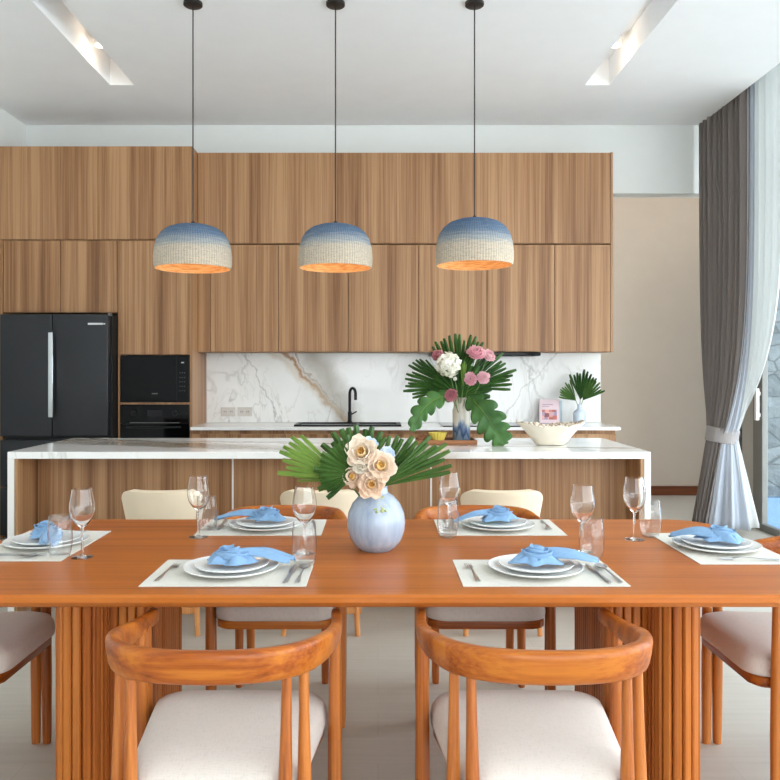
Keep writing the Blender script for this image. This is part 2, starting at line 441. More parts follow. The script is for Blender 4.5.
struct(MB().box(.2, 5.05, 8.5, 8.65, 0, ZC+.2).build('wall_passage', M['beige']))
struct(MB().box(.2, .35, YF+.15, 8.5, 0, ZC+.2).build('wall_passage_left', M['beige']))
struct(MB().box(XR, XR+.04, 6.72, 6.96, 0, ZC+.2).build('wall_right', M['jamb']))
pw = struct(MB().box(4.9, 5.0, 7.2, 7.28, 0, ZC).box(4.9, 5.0, 8.42, 8.5, 0, ZC).box(4.9, 5.0, 7.28, 8.42, 0, .08).box(4.9, 5.0, 7.28, 8.42, 3.3, ZC+.2).build('window_added', M['alu']))  # unseen window, added to light the passage evenly from the right
MB().box(4.94, 4.95, 7.28, 8.42, .08, 3.3).build('window_pane', M['pane'], pw)
struct(MB().box(.35, 4.9, 8.475, 8.5, 0, .10, .004).build('baseboard_passage', M['baseboard']))
# right window wall: sliding glass doors with a transom band
wf = MB()
def rail(y0, y1, z0, z1, x0=XR-.02, x1=XR+.03): wf.box(x0, x1, y0, y1, z0, z1, .004)
rail(YB, 6.72, 0, .06); rail(YB, 6.72, 2.83, 2.93); rail(YB, 6.72, ZC+.07, ZC+.15)
stl = [(6.56, 6.72), (4.55, 4.70), (2.5, 2.65), (.5, .65), (-1.5, -1.35), (-3.6, -3.45)]
for y0, y1 in stl: rail(y0, y1, .06, 2.83); rail(y0, y1, 2.93, ZC+.07)
win = struct(wf.build('window_1', M['alu']))
g = MB().box(XR+.002, XR+.008, YB+.1, 6.6, .06, 2.83).box(XR+.002, XR+.008, YB+.1, 6.6, 2.93, ZC+.07)
g.build('window_pane', M['pane'], win)
MB().box(XR-.065, XR-.035, 6.57, 6.61, .93, 1.20, .006).box(XR-.04, XR-.015, 6.58, 6.60, .96, .99).box(XR-.04, XR-.015, 6.58, 6.60, 1.14, 1.17).build('window_handle', M['white'], win)
# glazed wall behind the camera
wf = MB()
for x in (-.9, .5, 1.8, XR-.1): wf.box(x, x+.1, YB, YB+.08, 0, ZC)
wf.box(-.9, XR, YB, YB+.08, 0, .08).box(-.9, XR, YB, YB+.08, 3.2, ZC+.2)
struct(MB().box(XL-.2, -.9, YB-.06, YB+.08, 0, ZC+.2).build('wall_rear_light_block', M['wall']))  # unseen solid stretch, shaped to block light and darken the left side
win2 = struct(wf.build('window_2', M['alu']))
MB().box(-.8, XR, YB+.03, YB+.04, .08, 3.2).build('window_pane', M['pane'], win2)
# outside
struct(MB().box(-16, 16, -16, 16, -.3, -.2).build('ground_terrace', M['soil']))
struct(MB().box(3.295, 9, 6.961, 7.2, -.2, 4).build('wall_outside', M['stone']))
struct(MB().box(3.33, 9, 6.85, 6.96, -.2, .23).build('trim_1', M['pool']))

def portal(loc, rot, sx, sy):
    l = bpy.data.lights.new('window_portal', 'AREA'); l.shape = 'RECTANGLE'; l.size = sx; l.size_y = sy
    l.cycles.is_portal = True
    o = bpy.data.objects.new('window_portal', l); C.objects.link(o); o.location = loc; o.rotation_euler = rot
portal((XR+.25, 1.5, 1.75), (0, R(90), 0), 3.5, 10.2)
portal((5.1, 7.85, 1.7), (0, R(90), 0), 3.3, 1.2)
portal((1.2, YB-.1, 1.65), (R(90), 0, 0), 4.1, 3.2)

# ------------------------------------------------------------------ lamps
def point(name, loc, e, col, r=.03, spot=None, rot=(0, 0, 0)):
    l = bpy.data.lights.new(name, 'SPOT' if spot else 'POINT'); l.energy = e; l.color = col; l.shadow_soft_size = r
    if spot: l.spot_size = R(spot); l.spot_blend = .6
    o = bpy.data.objects.new(name, l); C.objects.link(o); o.location = loc; o.rotation_euler = rot
for (x, side) in ((-1.92, 'left'), (1.645, 'right')):
    for k, y in enumerate((5.4, 3.7)):
        t = thing('recessed_spotlight', f'small warm spotlight recessed in the {side} ceiling slot', 'spotlight', (x, y, ZC+.2))
        if k: t['label'] = f'spotlight in the {side} ceiling slot, the one nearer the viewer'
        else: t['label'] = f'small lit spotlight inside the {side} ceiling slot'
        MB().lathe([(.0, 0), (.04, 0), (.045, -.09), (.038, -.095), (.036, -.07), (0, -.07)], seg=20).build('housing', M['white'], t, True)
        MB().lathe([(0, -.072), (.034, -.072)], seg=20).build('lamp', M['spot'], t)
        point('slot_lamp', (x, y, ZC+.085), 1.1, (1, .80, .6), .03)

pens = [(193, .225, .257, 1.938, 'left'), (335.5, .216, .255, 1.942, 'middle'), (474.5, .227, .272, 1.957, 'right')]
for px, rr, hh, z0, lab in pens:
    y = 4.55; x = (px-378)/171.4
    t = thing('pendant_lamp', {'left': 'woven blue and cream dome pendant lamp, the left one of three', 'middle': 'woven blue and cream dome pendant lamp hanging between the other two',
              'right': 'woven blue and cream dome pendant lamp, rightmost and largest of three'}[lab], 'pendant lamp', (x, y, z0), 0, 'woven pendant lamps over the island')
    k = rr/.225; q = hh/.295
    prof = [(.0, .295), (.05, .294), (.10, .286), (.145, .268), (.18, .238), (.205, .195), (.219, .14), (.225, .08), (.2245, .035), (.220, 0)]
    m = MB(); m.lathe([(r*k, z*q) for r, z in prof], seg=64)
    m.lathe([(r*k*1.0, z*q) for r, z in [(.220, 0), (.214, 0)]], seg=64)
    m.build('lamp_shade', M['shade'], t, 'all')
    MB().lathe([((r-.006)*k if r > .01 else 0, z*q-.006) for r, z in prof[:-1]]+[(.214*k, 0)], seg=64).build('shade_lining', M['shade_in'], t, 'all')
    MB().lathe([(0, .07), (.03, .075), (.042, .105), (.036, .14), (.018, .165), (0, .17)], seg=20).build('bulb', M['bulb'], t, True)
    MB().lathe([(.02, .165), (.02, .245), (0, .245)], seg=16).build('lamp_holder', M['pend_black'], t, True)
    zc = ZC-z0
    MB().lathe([(.012, hh-.004), (.012, hh+.012), (.006, hh+.02)], seg=12, cap0=True, cap1=True).tube([(0, 0, hh+.01), (0, 0, zc-.015)], .0038, 8).build('cord', M['pend_black'], t, True)
    MB().lathe([(0, zc-.02), (.05, zc-.02), (.055, zc-.016), (.055, zc), (0, zc)], seg=32).build('ceiling_canopy', M['pend_black'], t, True)
    point('pendant_light', (x, y, z0+.02), 1.0, (1, .66, .38), .03)

# ------------------------------------------------------------------ kitchen cabinets
YT, YU = 6.265, 6.447        # fronts of the tall units and of the wall units
def cabinet(name, label, x0, x1, yf, yb, z0, z1, doors, group=None, extra=None):
    cx = (x0+x1)/2
    t = thing(name, label, 'cabinet', (cx, yf, z0), 0, group)
    m = MB().box(x0-cx+.0005, x1-cx-.0005, .02, yb-yf, 0, z1-z0)
    m.build('carcass', M['cabinet'], t)
    for d in doors:
        a, b_, c_, d_ = d
        MB().box(a-cx+.0025, b_-cx-.0025, 0, .019, c_-z0+.004, d_-z0-.004, .0015, 1).build('door', M['cabinet'], t)
    return t
XT = -1.494
cabinet('tall_cabinet', 'wide wood cabinet across the top left, above the fridge and oven cabinets', XL+.002, XT, YT, YF-.002, 2.399, 3.155, [(XL+.002, XT, 2.399, 3.155)])
cabinet('fridge_cabinet', 'wood cabinet with two doors directly above the black fridge', -3.01, -2.091, YT, YF-.002, 1.815, 2.397, [(-3.01, -2.55, 1.815, 2.397), (-2.55, -2.091, 1.815, 2.397)])
tag(MB().box(XL+.002, -3.012, YT, YF-.002, 0, 2.397).build('filler_panel', M['cabinet']), 'narrow wood filler panel at the left wall beside the fridge', 'panel')
# oven tower
ox0, ox1 = -2.089, XT; cx = (ox0+ox1)/2
t = thing('oven_cabinet', 'tall wood cabinet holding the black microwave and the oven', 'cabinet', (cx, YT, 0))
m = MB(); a = ox0-cx+.0005; b_ = ox1-cx-.0005
m.box(a, a+.016, 0, YF-YT-.002, 0, 2.397).box(b_-.016, b_, 0, YF-YT-.002, 0, 2.397)
m.box(a+.016, b_-.016, .02, YF-YT-.002, 1.475, 2.397).box(a+.016, b_-.016, 0, YF-YT-.002, 1.078, 1.092).box(a+.016, b_-.016, .02, YF-YT-.002, 0, .48)
m.box(a+.016, b_-.016, .42, YF-YT-.002, .48, 1.475)
m.build('carcass', M['cabinet'], t)
MB().box(a+.018, b_-.018, 0, .019, 1.479, 2.393, .0015, 1).build('door', M['cabinet'], t)
MB().box(a+.018, b_-.018, 0, .019, .10, .476, .0015, 1).build('drawer', M['cabinet'], t)
# microwave
xi0, xi1 = ox0+.022, ox1-.022; W2 = (xi1-xi0)/2
t = thing('microwave', 'black glass built-in microwave above the oven', 'microwave', (cx, YT, 1.095))
MB().box(-W2, W2, .012, .38, 0, .376).build('body', M['blackmat'], t)
MB().box(-W2, W2-.10, -.008, .01, .002, .374, .002, 1).build('door', M['blackglass'], t)
p = MB().box(W2-.098, W2, -.008, .01, .002, .374, .002, 1).build('control_panel', M['blackglass'], t)
MB().box(W2-.063, W2-.042, -.0095, -.008, .315, .322).build('display', M['badge'], p)
for i in range(5):
    for j in range(3): MB().box(W2-.075+j*.018, W2-.069+j*.018, -.0088, -.0079, .09+i*.036, .094+i*.036).build('key_mark', M['alu'], p)
lm = MB()
for i in range(5): lm.box(-.022+i*.0095, -.0155+i*.0095, -.009, -.0079, .066, .073)
lm.build('logo', M['alu'], t)
# oven
t = thing('oven', 'black built-in oven with two knobs below the microwave', 'oven', (cx, YT, .482))
MB().box(-W2, W2, .012, .38, 0, .594).build('body', M['blackmat'], t)
d = MB().box(-W2, W2, -.008, .01, .002, .44, .002, 1).build('door', M['blackglass'], t)
hb = MB().tube([(-.22, -.045, .415), (.22, -.045, .415)], .008, 10)
for s_ in (-.2, .2): hb.tube([(s_, -.045, .415), (s_, -.008, .415)], .006, 8)
hb.build('door_handle', M['blackmat'], d, True)
cp = MB().box(-W2, W2, -.008, .01, .445, .592, .002, 1).build('control_panel', M['blackglass'], t)
MB().box(-.06, .06, -.009, -.0078, .50, .55).build('display', M['blackmat'], cp)
MB().box(-.2, .2, -.0095, -.0078, .447, .451).build('trim_strip', M['alu'], cp)
for s_ in (-.165, .165):
    k = MB().lathe([(0, .026), (.018, .026), (.021, .022), (.021, 0)], seg=20)
    kk = k.build('knob', M['blackmat'], cp, True); kk.rotation_euler = (R(90), 0, 0); kk.location = (s_, -.008, .525)

# wall cupboards
tag(MB().box(XT+.001, -1.386, YU+.002, YF-.002, 1.504, 2.393).build('filler_panel', M['cabinet']), 'narrow wood filler panel between oven cabinet and wall cupboards', 'panel')
edges = [-1.385, -.824, -.245, .333, .90, 1.46, 1.923]
nth = ['first wall cupboard from the oven cabinet, left of the left pendant gap', 'wall cupboard behind the gap left of the middle pendant', 'wall cupboard directly right of the middle pendant lamp, above the faucet side', 'wall cupboard behind the right pendant lamp, left half of it', 'wall cupboard directly above the range hood', 'last wall cupboard at the right end, above the pink book']
nth = ['wood wall cupboard beside the oven cabinet, first of the row', 'wood wall cupboard behind the middle pendant on its left side, second of the row',
       'wood wall cupboard above the faucet, third of the row', 'wood wall cupboard behind the right pendant lamp, fourth of the row',
       'wood wall cupboard above the black range hood, fifth of the row', 'narrow wood wall cupboard at the right end, above the small palm vase']
for i in range(6):
    cabinet('wall_cabinet', nth[i], edges[i], edges[i+1], YU, YF-.002, 1.504, 2.393, [(edges[i], edges[i+1], 1.504, 2.393)], 'wood wall cupboards over the counter')
cabinet('top_cabinet', 'long plain wood cabinet running above the row of wall cupboards', XT+.001, 1.923, YU, YF-.002, 2.399, 3.155, [(XT+.001, 1.923, 2.399, 3.155)])
tag(MB().box(1.9235, 1.942, YU-.001, YF-.002, 1.504, 3.155).build('end_panel', M['cabinet']), 'thin wood end panel closing the right end of the wall cupboards', 'panel')
t = thing('range_hood', 'slim black range hood under the wall cupboards behind the bouquet', 'range hood', (.89, YU, 1.47))
MB().box(-.45, .45, .0, .30, .002, .032, .003, 1).build('body', M['blackmat'], t)
MB().box(-.45, .45, -.025, -.001, .004, .03, .003, 1).build('front_bar', M['blackglass'], t)

# back counter
be = [XT+.002, -.75, .20, .5, 1.30, 1.905]
bl = ['wood base cabinet below the wall sockets', 'wood base cabinet under the black sink', 'narrow wood base cabinet right of the sink', 'wood base cabinet under the cooktop, behind the tall bouquet', 'wood base cabinet at the right end of the back counter']
for i in range(5):
    cabinet('base_cabinet', bl[i], be[i], be[i+1]-.001, 6.235, YF-.002, .0, .872, [(be[i], be[i+1]-.001, .08, .845)], 'base cabinets of the back counter')
wt_ = MB()
sx0, sx1, sy0, sy1 = -.665, .175, 6.30, 6.63
wt_.box(XT+.002, sx0, 6.2, YF-.022, .875, .9).box(sx1, 1.93, 6.2, YF-.022, .875, .9).box(sx0, sx1, 6.2, sy0, .875, .9).box(sx0, sx1, sy1, YF-.022, .875, .9)
tag(wt_.build('kitchen_worktop', M['counter']), 'long white worktop of the back counter below the marble', 'worktop')
tag(MB().box(XT+.002, 1.935, YF-.02, YF-.001, .90, 1.503, .001, 1).build('backsplash', M['splash']), 'white marble backsplash with gold veins behind the back counter', 'backsplash')
# sink, faucet
t = thing('kitchen_sink', 'black rectangular sink set into the white back worktop', 'sink', ((sx0+sx1)/2, (sy0+sy1)/2, .9))
hw, hd = (sx1-sx0)/2-.002, (sy1-sy0)/2-.002
m = MB().box(-hw-.015, hw+.015, -hd-.015, -hd+.02, .0005, .012, .002, 1).box(-hw-.015, hw+.015, hd-.02, hd+.015, .0005, .012, .002, 1)
m.box(-hw-.015, -hw+.02, -hd, hd, .0005, .012).box(hw-.02, hw+.015, -hd, hd, .0005, .012).box(.06, .09, -hd, hd, -.01, .011)
m.build('rim', M['blackmat'], t)
m = MB().box(-hw, hw, -hd, hd, -.024, -.02)
m.build('basin', M['blackmat'], t)
t = thing('faucet', 'matt black gooseneck faucet standing behind the sink', 'faucet', (-.243, 6.705, .9))
MB().lathe([(0, 0), (.026, 0), (.026, .012), (.017, .016), (.017, .10), (0, .10)], seg=20).build('base', M['blackmat'], t, True)
ar = [(0, 0, .02), (0, 0, .24)]+[(.026*(1-math.cos(a)), -.03*(1-math.cos(a)), .25+.05*math.sin(a)) for a in [R(18*i) for i in range(11)]]+[(.052, -.06, .20)]
MB().tube(ar, .0125, 12).build('spout', M['blackmat'], t, True)
MB().tube([(.015, 0, .075), (.06, -.01, .10)], .006, 8).build('lever', M['blackmat'], t, True)
# sockets
for x, lab in ((-1.30, 'left of the two pale wall sockets on the marble backsplash'), (-1.155, 'right of the two pale wall sockets on the marble backsplash')):
    t = thing('wall_socket', lab, 'socket', (x, YF-.0205, .955), 0, 'wall sockets on the backsplash')
    MB().box(-.064, .064, -.010, 0, 0, .078, .004).build('cover_plate', M['socket'], t)
    MB().box(-.045, -.006, -.0125, -.0095, .015, .063, .002, 1).build('socket_insert', M['socket'], t)
    MB().box(.006, .045, -.0125, -.0095, .015, .063, .002, 1).build('socket_insert', M['socket'], t)
    m = MB()
    for s_ in (-.034, -.018, .018, .034): m.box(s_-.002, s_+.002, -.0128, -.0123, .034, .046)
    m.build('pin_holes', M['blackmat'], t)
t = thing('cooktop', 'flat grey glass cooktop on the back worktop behind the tall bouquet', 'cooktop', (.89, 6.46, .9))
MB().box(-.37, .37, -.22, .22, .0005, .008, .003, 1).build('glass', M['blackglass'], t)
m = MB()
for x, r in ((-.19, .09), (.19, .1)): m.lathe([(r, .0082), (r-.006, .0084)], (x, 0, 0), 32)
m.build('ring_marks', M['alu'], t)
# book and small vase on the back counter
t = thing('recipe_book', 'small pink and white book leaning upright on the back worktop', 'book', (1.465, 6.66, .902))
t.rotation_euler = (R(-10), 0, R(-8))
MB().box(-.085, .085, 0, .003, 0, .205, .001, 1).box(-.085, .085, .026, .029, 0, .205, .001, 1).box(-.085, -.082, 0, .029, 0, .205).build('cover', plain('pale_pink_cover', srgb(232, 208, 214), .4), t)
MB().box(-.081, .082, .0032, .0258, .003, .202).build('pages', M['plate'], t)
def pic():
    tt = NT('cover_photo_collage'); vo = tt.n('ShaderNodeTexVoronoi', distance='CHEBYCHEV'); vo.inputs['Scale'].default_value = 30; tt.t.links.new(tt.coord(), vo.inputs['Vector'])
    vo.inputs['Randomness'].default_value = .6
    c = tt.ramp(vo.outputs[1], [(.2, srgb(70, 60, 90)), (.45, srgb(210, 120, 100)), (.65, srgb(236, 180, 170)), (.9, srgb(120, 130, 180))]); return tt.fin(tt.bsdf(c, .4))
MB().box(-.062, .062, -.0008, .0002, .03, .115).build('cover_picture', pic(), t)
MB().box(-.06, .03, -.0008, .0002, .155, .162).box(-.06, .0, -.0008, .0002, .14, .145).build('title_lines', plain('mauve_ink', srgb(186, 150, 170)), t)
tag(MB().box(-.075, .075, 0, .012, 0, .19, .001, 1).build('notebook', plain('pale_blue_cover', srgb(190, 208, 216), .4), loc=(1.515, 6.735, .9022)), 'thin pale blue book standing behind the pink book', 'book')

def fan(mb, hub, d, n, L, spread, nseg, droop=.15, rnd=.1, fuse=.55, cut=.55, k=1.25):
    d = Vector(d).normalized(); n = Vector(n); n = (n-d*n.dot(d)).normalized(); s = d.cross(n)
    hub = Vector(hub)
    for i in range(nseg):
        a = spread*(i/(nseg-1)-.5)+random.uniform(-.02, .02)
        dr = d*math.cos(a)+s*math.sin(a); sd = s*math.cos(a)-d*math.sin(a)
        ln = L*(.82+.18*math.cos(a*.9))*(1+random.uniform(-rnd, rnd))
        hw = ln*math.tan(spread/nseg/2)*k
        rows = []
        for j in range(8):
            tt = j/7
            w_ = hw*(tt if tt < fuse else fuse+(tt-fuse)*.45)
            if tt > .85: w_ *= 1-(tt-.85)/.15*(1-cut)
            w_ = max(w_, .0012)
            p = hub+dr*ln*tt-n*(droop*ln*tt*tt)
            rows.append([p-sd*w_-n*w_*.6, p+n*w_*.6, p+sd*w_-n*w_*.6])
        mb.grid(rows)

def palm_leaf(label, root, hub, d, n, L, spread, nseg, mat='palm', group=None, droop=.15, name='palm_leaf', cat='palm leaf', **kw):
    root = Vector(root)
    t = thing(name, label, cat, root, 0, group)
    m = MB(); fan(m, Vector(hub)-root, d, n, L, spread, nseg, droop, **kw)
    m.build('leaf_blade', M[mat], t, False, [('SOLIDIFY', dict(thickness=.0008))])
    h = Vector(hub)-root
    MB().tube([(0, 0, 0), h*.5+Vector((0, 0, .01)), h], [.0035, .003, .0025], 6).build('stem', M['stem'], t, True)
    return t

v0 = (1.70, 6.58, .9)
t = thing('bud_vase', 'small pale blue bottle vase at the right end of the back worktop', 'vase', v0)
MB().lathe([(0, .003), (.044, .003), (.052, .012), (.053, .085), (.046, .105), (.022, .128), (.017, .15), (.021, .168), (.016, .168), (.013, .15), (.017, .13), (.04, .1), (.046, .02), (0, .012)], seg=32).build('vase_body', plain('blue_white_glaze', srgb(196, 208, 222), .2, vary=.12, vs=14), t, True)
for i, (dx, dz, L, nm) in enumerate([(-.55, .55, .17, 'left leaning'), (.12, 1, .24, 'tall upright'), (.5, .75, .19, 'right leaning')]):
    palm_leaf(f'{nm} fan palm leaf in the small pale blue bottle vase', (v0[0], v0[1]+(i-1)*.004, .99), (v0[0]+dx*.05, v0[1]-.01*i+.01, 1.085+dz*.02), (dx, -.25, dz), (0, -1, .2), L, R(62), 9, 'palm' if i != 1 else 'darkleaf', 'palm leaves in the small bottle vase')

# ------------------------------------------------------------------ fridge
fx0, fx1 = -2.955, -2.112; fc = (fx0+fx1)/2; FY = 6.095
t = thing('refrigerator', 'anthracite french door refrigerator at the left end of the kitchen', 'refrigerator', (fc, FY, 0))
h = (fx1-fx0)/2
MB().box(-h+.01, h+.012, .075, .68, .02, 1.792).build('body', M['fridge_dark'], t)
split = (52-378)/128.0-fc
for x0, x1, lab in ((-h, split-.003, 'left'), (split+.003, h, 'right')):
    d = MB().box(x0, x1, 0, .07, .835, 1.79, .006, 3).build('door', M['fridge'], t, True)
    if lab == 'left':
        MB().box(x1-.010, x1+.027, -.045, -.026, .985, 1.645, .003, 2).box(x1-.008, x1, -.03, 0, 1.0, 1.03).box(x1-.008, x1, -.03, 0, 1.6, 1.63).build('handle', M['chrome'], d, True)
    else:
        MB().box(h-.155, h-.038, -.003, .001, 1.707, 1.722, .001, 1).box(h-.034, h-.02, -.003, .001, 1.709, 1.720).build('badge', M['badge'], d)
        MB().box(h-.004, h+.012, .02, .06, 1.78, 1.8).build('hinge_cover', M['alu'], d)
MB().box(-h, h, 0, .07, .44, .805, .006, 3).build('drawer', M['fridge'], t, True)
MB().box(-h, h, 0, .07, .06, .43, .006, 3).build('drawer', M['fridge'], t, True)

# ------------------------------------------------------------------ island
IX0, IX1, IY0, IY1 = -2.02, 1.487, 4.25, 5.16
t = thing('kitchen_island', 'long kitchen island with wood panels and white waterfall top', 'kitchen island', ((IX0+IX1)/2, 4.7, 0))
icx = (IX0+IX1)/2; hx = (IX1-IX0)/2
def I(x): return x-icx
tp = MB().box(-hx, hx, IY0-4.7, IY1-4.7, .862, .90, .002, 1)
tp.build('worktop', M['top'], t).location = (0, 0, 0)
for s_ in (-1, 1):
    x0 = s_*hx; x1 = s_*(hx-.036)
    MB().box(min(x0, x1), max(x0, x1), IY0-4.7, IY1-4.7, 0, .8618, .002, 1).build('waterfall_side', M['white'], t)
for x0 in (-hx+.037, hx-.055): MB().box(x0, x0+.018, IY0-4.7+.004, .45, .0, .861).build('inner_cheek', M['cabinet'], t)
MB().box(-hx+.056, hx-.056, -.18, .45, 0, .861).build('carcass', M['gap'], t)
ps = [IX0+.056, -.838, .306, IX1-.056]
for i in range(3):
    MB().box(I(ps[i])+(.005 if i else .001), I(ps[i+1])-(.005 if i < 2 else .001), -.2, -.181, .03, .86, .001, 1).build('front_panel', M['cabinet'], t)
for x in ps[1:3]: MB().box(I(x)-.0045, I(x)+.0045, -.203, -.1805, .03, .86).build('divider_strip', M['white'], t)

# things on the island
t = thing('serving_tray', 'long brown wooden tray under the tall vase on the island', 'tray', (.415, 4.78, .9005))
m = MB().box(-.18, .18, -.11, .11, 0, .010, .003, 1)
m.box(-.18, .18, -.11, -.098, .008, .026, .002, 1).box(-.18, .18, .098, .11, .008, .026, .002, 1).box(-.18, -.168, -.098, .098, .008, .026).box(.168, .18, -.098, .098, .008, .026)
m.build('tray_body', M['tray'], t)
t = thing('fluted_bowl', 'small pale yellow fluted bowl on the wooden tray', 'bowl', (.365, 4.77, .911))
rows = []
for r, z in [(0, .002), (.03, .002), (.036, .004), (.046, .03), (.056, .056), (.053, .056), (.043, .03), (.03, .01), (0, .009)]:
    rows.append([((r*(1+.04*math.cos(16*a)))*math.cos(a), (r*(1+.04*math.cos(16*a)))*math.sin(a), z) for a in [2*PI*k/96 for k in range(96)]])
m = MB(); m.grid(rows, True); m.build('bowl_body', M['yellow'], t, True)
for i, (x, y, r, lab) in enumerate([(.262, 4.74, .027, 'front'), (.275, 4.80, .026, 'rear'), (.300, 4.715, .022, 'right')]):
    m = MB(); m.lathe([(0, 0), (r*.6, .002), (r*.95, r*.5), (r, r*.8), (r*.75, r*1.35), (r*.3, r*1.6), (0, r*1.62)], seg=18, sx=1.2)
    lab = {'front': 'leftmost round brown pastry at the left end of the tray', 'rear': 'brown pastry at the back, behind the other pastries on the tray', 'right': 'smallest brown pastry, next to the yellow bowl on the tray'}[lab]
    tag(m.build('pastry', M['bread'], None, 'all', loc=(x, y, .911)), lab, 'pastry', 'brown pastries on the tray')
# shell bowl
t = thing('ceramic_bowl', 'large cream boat shaped bowl with wavy rim on the island', 'bowl', (1.03, 4.66, .9005))
def bowl_rows(prof, ell=.62):
    rows = []
    for r, z, wv in prof:
        rows.append([((r*math.cos(a))*(1+.0*wv), r*ell*math.sin(a)+(1-ell)*.0, z+wv*(.012*math.cos(2*a)+.004*math.sin(7*a)+.003*math.sin(11*a))) for a in [2*PI*k/72 for k in range(72)]])
    return rows
m = MB(); m.grid(bowl_rows([(0, .002, 0), (.08, .002, 0), (.09, .006, 0), (.125, .05, .2), (.165, .092, .6), (.205, .128, 1), (.198, .131, 1)]), True); m.build('bowl_body', M['shell'], t, True)
m = MB(); m.grid(bowl_rows([(.2055, .1265, 1), (.200, .133, 1), (.19, .126, 1), (.155, .09, .6), (.11, .05, .2), (.06, .014, 0), (0, .012, 0)]), True); m.build('inlaid_lining', M['inlay'], t, True)

# tall vase and bouquet
VX, VY, VZ = .515, 4.82, .9115
t = thing('cylinder_vase', 'tall cream and blue glazed cylinder vase on the wooden tray', 'vase', (VX, VY, VZ))
MB().lathe([(0, .002), (.05, .002), (.054, .008), (.055, .19), (.048, .205), (.046, .25), (.049, .268), (.043, .268), (.041, .25), (.043, .205), (.048, .19), (.047, .02), (0, .015)], seg=36).build('vase_body', M['tallvase'], t, True)

def petal(mb, base, ax, az, L, W, th0, th1, ruff=0, cup=.25, nv=6, nu=5):
    """petal from base; ax = flower axis, az = azimuth vector; th = angle from axis at base / tip"""
    sd = ax.cross(az); p = Vector(base); rows = []
    for j in range(nv):
        v = j/(nv-1); th = th0+(th1-th0)*v
        dr = ax*math.cos(th)+az*math.sin(th); nn = az*math.cos(th)-ax*math.sin(th)
        if j: p = p+dr*(L/(nv-1))
        wd = W*(math.sin(PI*(.12+.74*v))**.8)
        row = []
        for i in range(nu):
            u = -1+2*i/(nu-1)
            q = p+sd*wd*u-nn*wd*cup*u*u
            if ruff: q = q+dr*ruff*L*v*random.uniform(-.5, .5)+nn*ruff*L*v*math.sin(u*7+j)*.5
            row.append(q)
        rows.append(row)
    mb.grid(rows)
def basis(ax):
    ax = Vector(ax).normalized(); u = ax.cross(Vector((0, 0, 1)))
    if u.length < .1: u = ax.cross(Vector((1, 0, 0)))
    u.normalize(); return ax, u, ax.cross(u)
def flower(name, label, cat, pos, ax, root, rad, rings, mat, ctr=None, group=None, ruff=0, cup=.25, inner=None):
    root = Vector(root); P = Vector(pos)-root
    t = thing(name, label, cat, root, 0, group)
    ax, u, v = basis(ax)
    m = MB(); mi = MB()
    for n, th, L, W in rings:
        ph = random.random()*6
        for k in range(n):
            a = ph+2*PI*k/n+random.uniform(-.15, .15)
            az = u*math.cos(a)+v*math.sin(a)
            petal(mi if inner and th < .2 else m, P-ax*rad*.45+az*rad*.08, ax, az, L*rad*random.uniform(.9, 1.08), W*rad, th+.75, th-.35, ruff, cup)
    m.build('petals', M[mat], t, 'all', [('SOLIDIFY', dict(thickness=.0006))])
    if inner: mi.build('inner_petals', M[inner], t, 'all', [('SOLIDIFY', dict(thickness=.0006))])
    if ctr:
        m = MB(); random.seed(int(abs(pos[0])*1e4))
        for k in range(26):
            a = random.random()*6.28; r = rad*.26*math.sqrt(random.random())
            d = (u*math.cos(a)+v*math.sin(a))*r
            m.tube([P-ax*rad*.35+d*.4, P+ax*rad*(.12+.1*random.random())+d], [.0012, .0016], 5)
        m.build('flower_centre', M[ctr], t, True)
    MB().tube([(0, 0, 0), P*.55+Vector((0, 0, .006)), P-ax*rad*.4], .0028, 6).build('stem', M['stem'], t, True)
    return t
PEONY = [(7, .12, .85, .36), (7, .45, 1.05, .46), (7, .80, 1.25, .52), (6, 1.15, 1.3, .55)]
CARN = [(8, .1, .95, .35), (10, .45, 1.05, .38), (12, .8, 1.15, .4), (12, 1.15, 1.2, .42)]

def W(px, py, y):            # a point at depth y seen at this place in the photograph
    s = 780/y
    return Vector(((px-378)/s, y, 1.33-(py-373)/s))

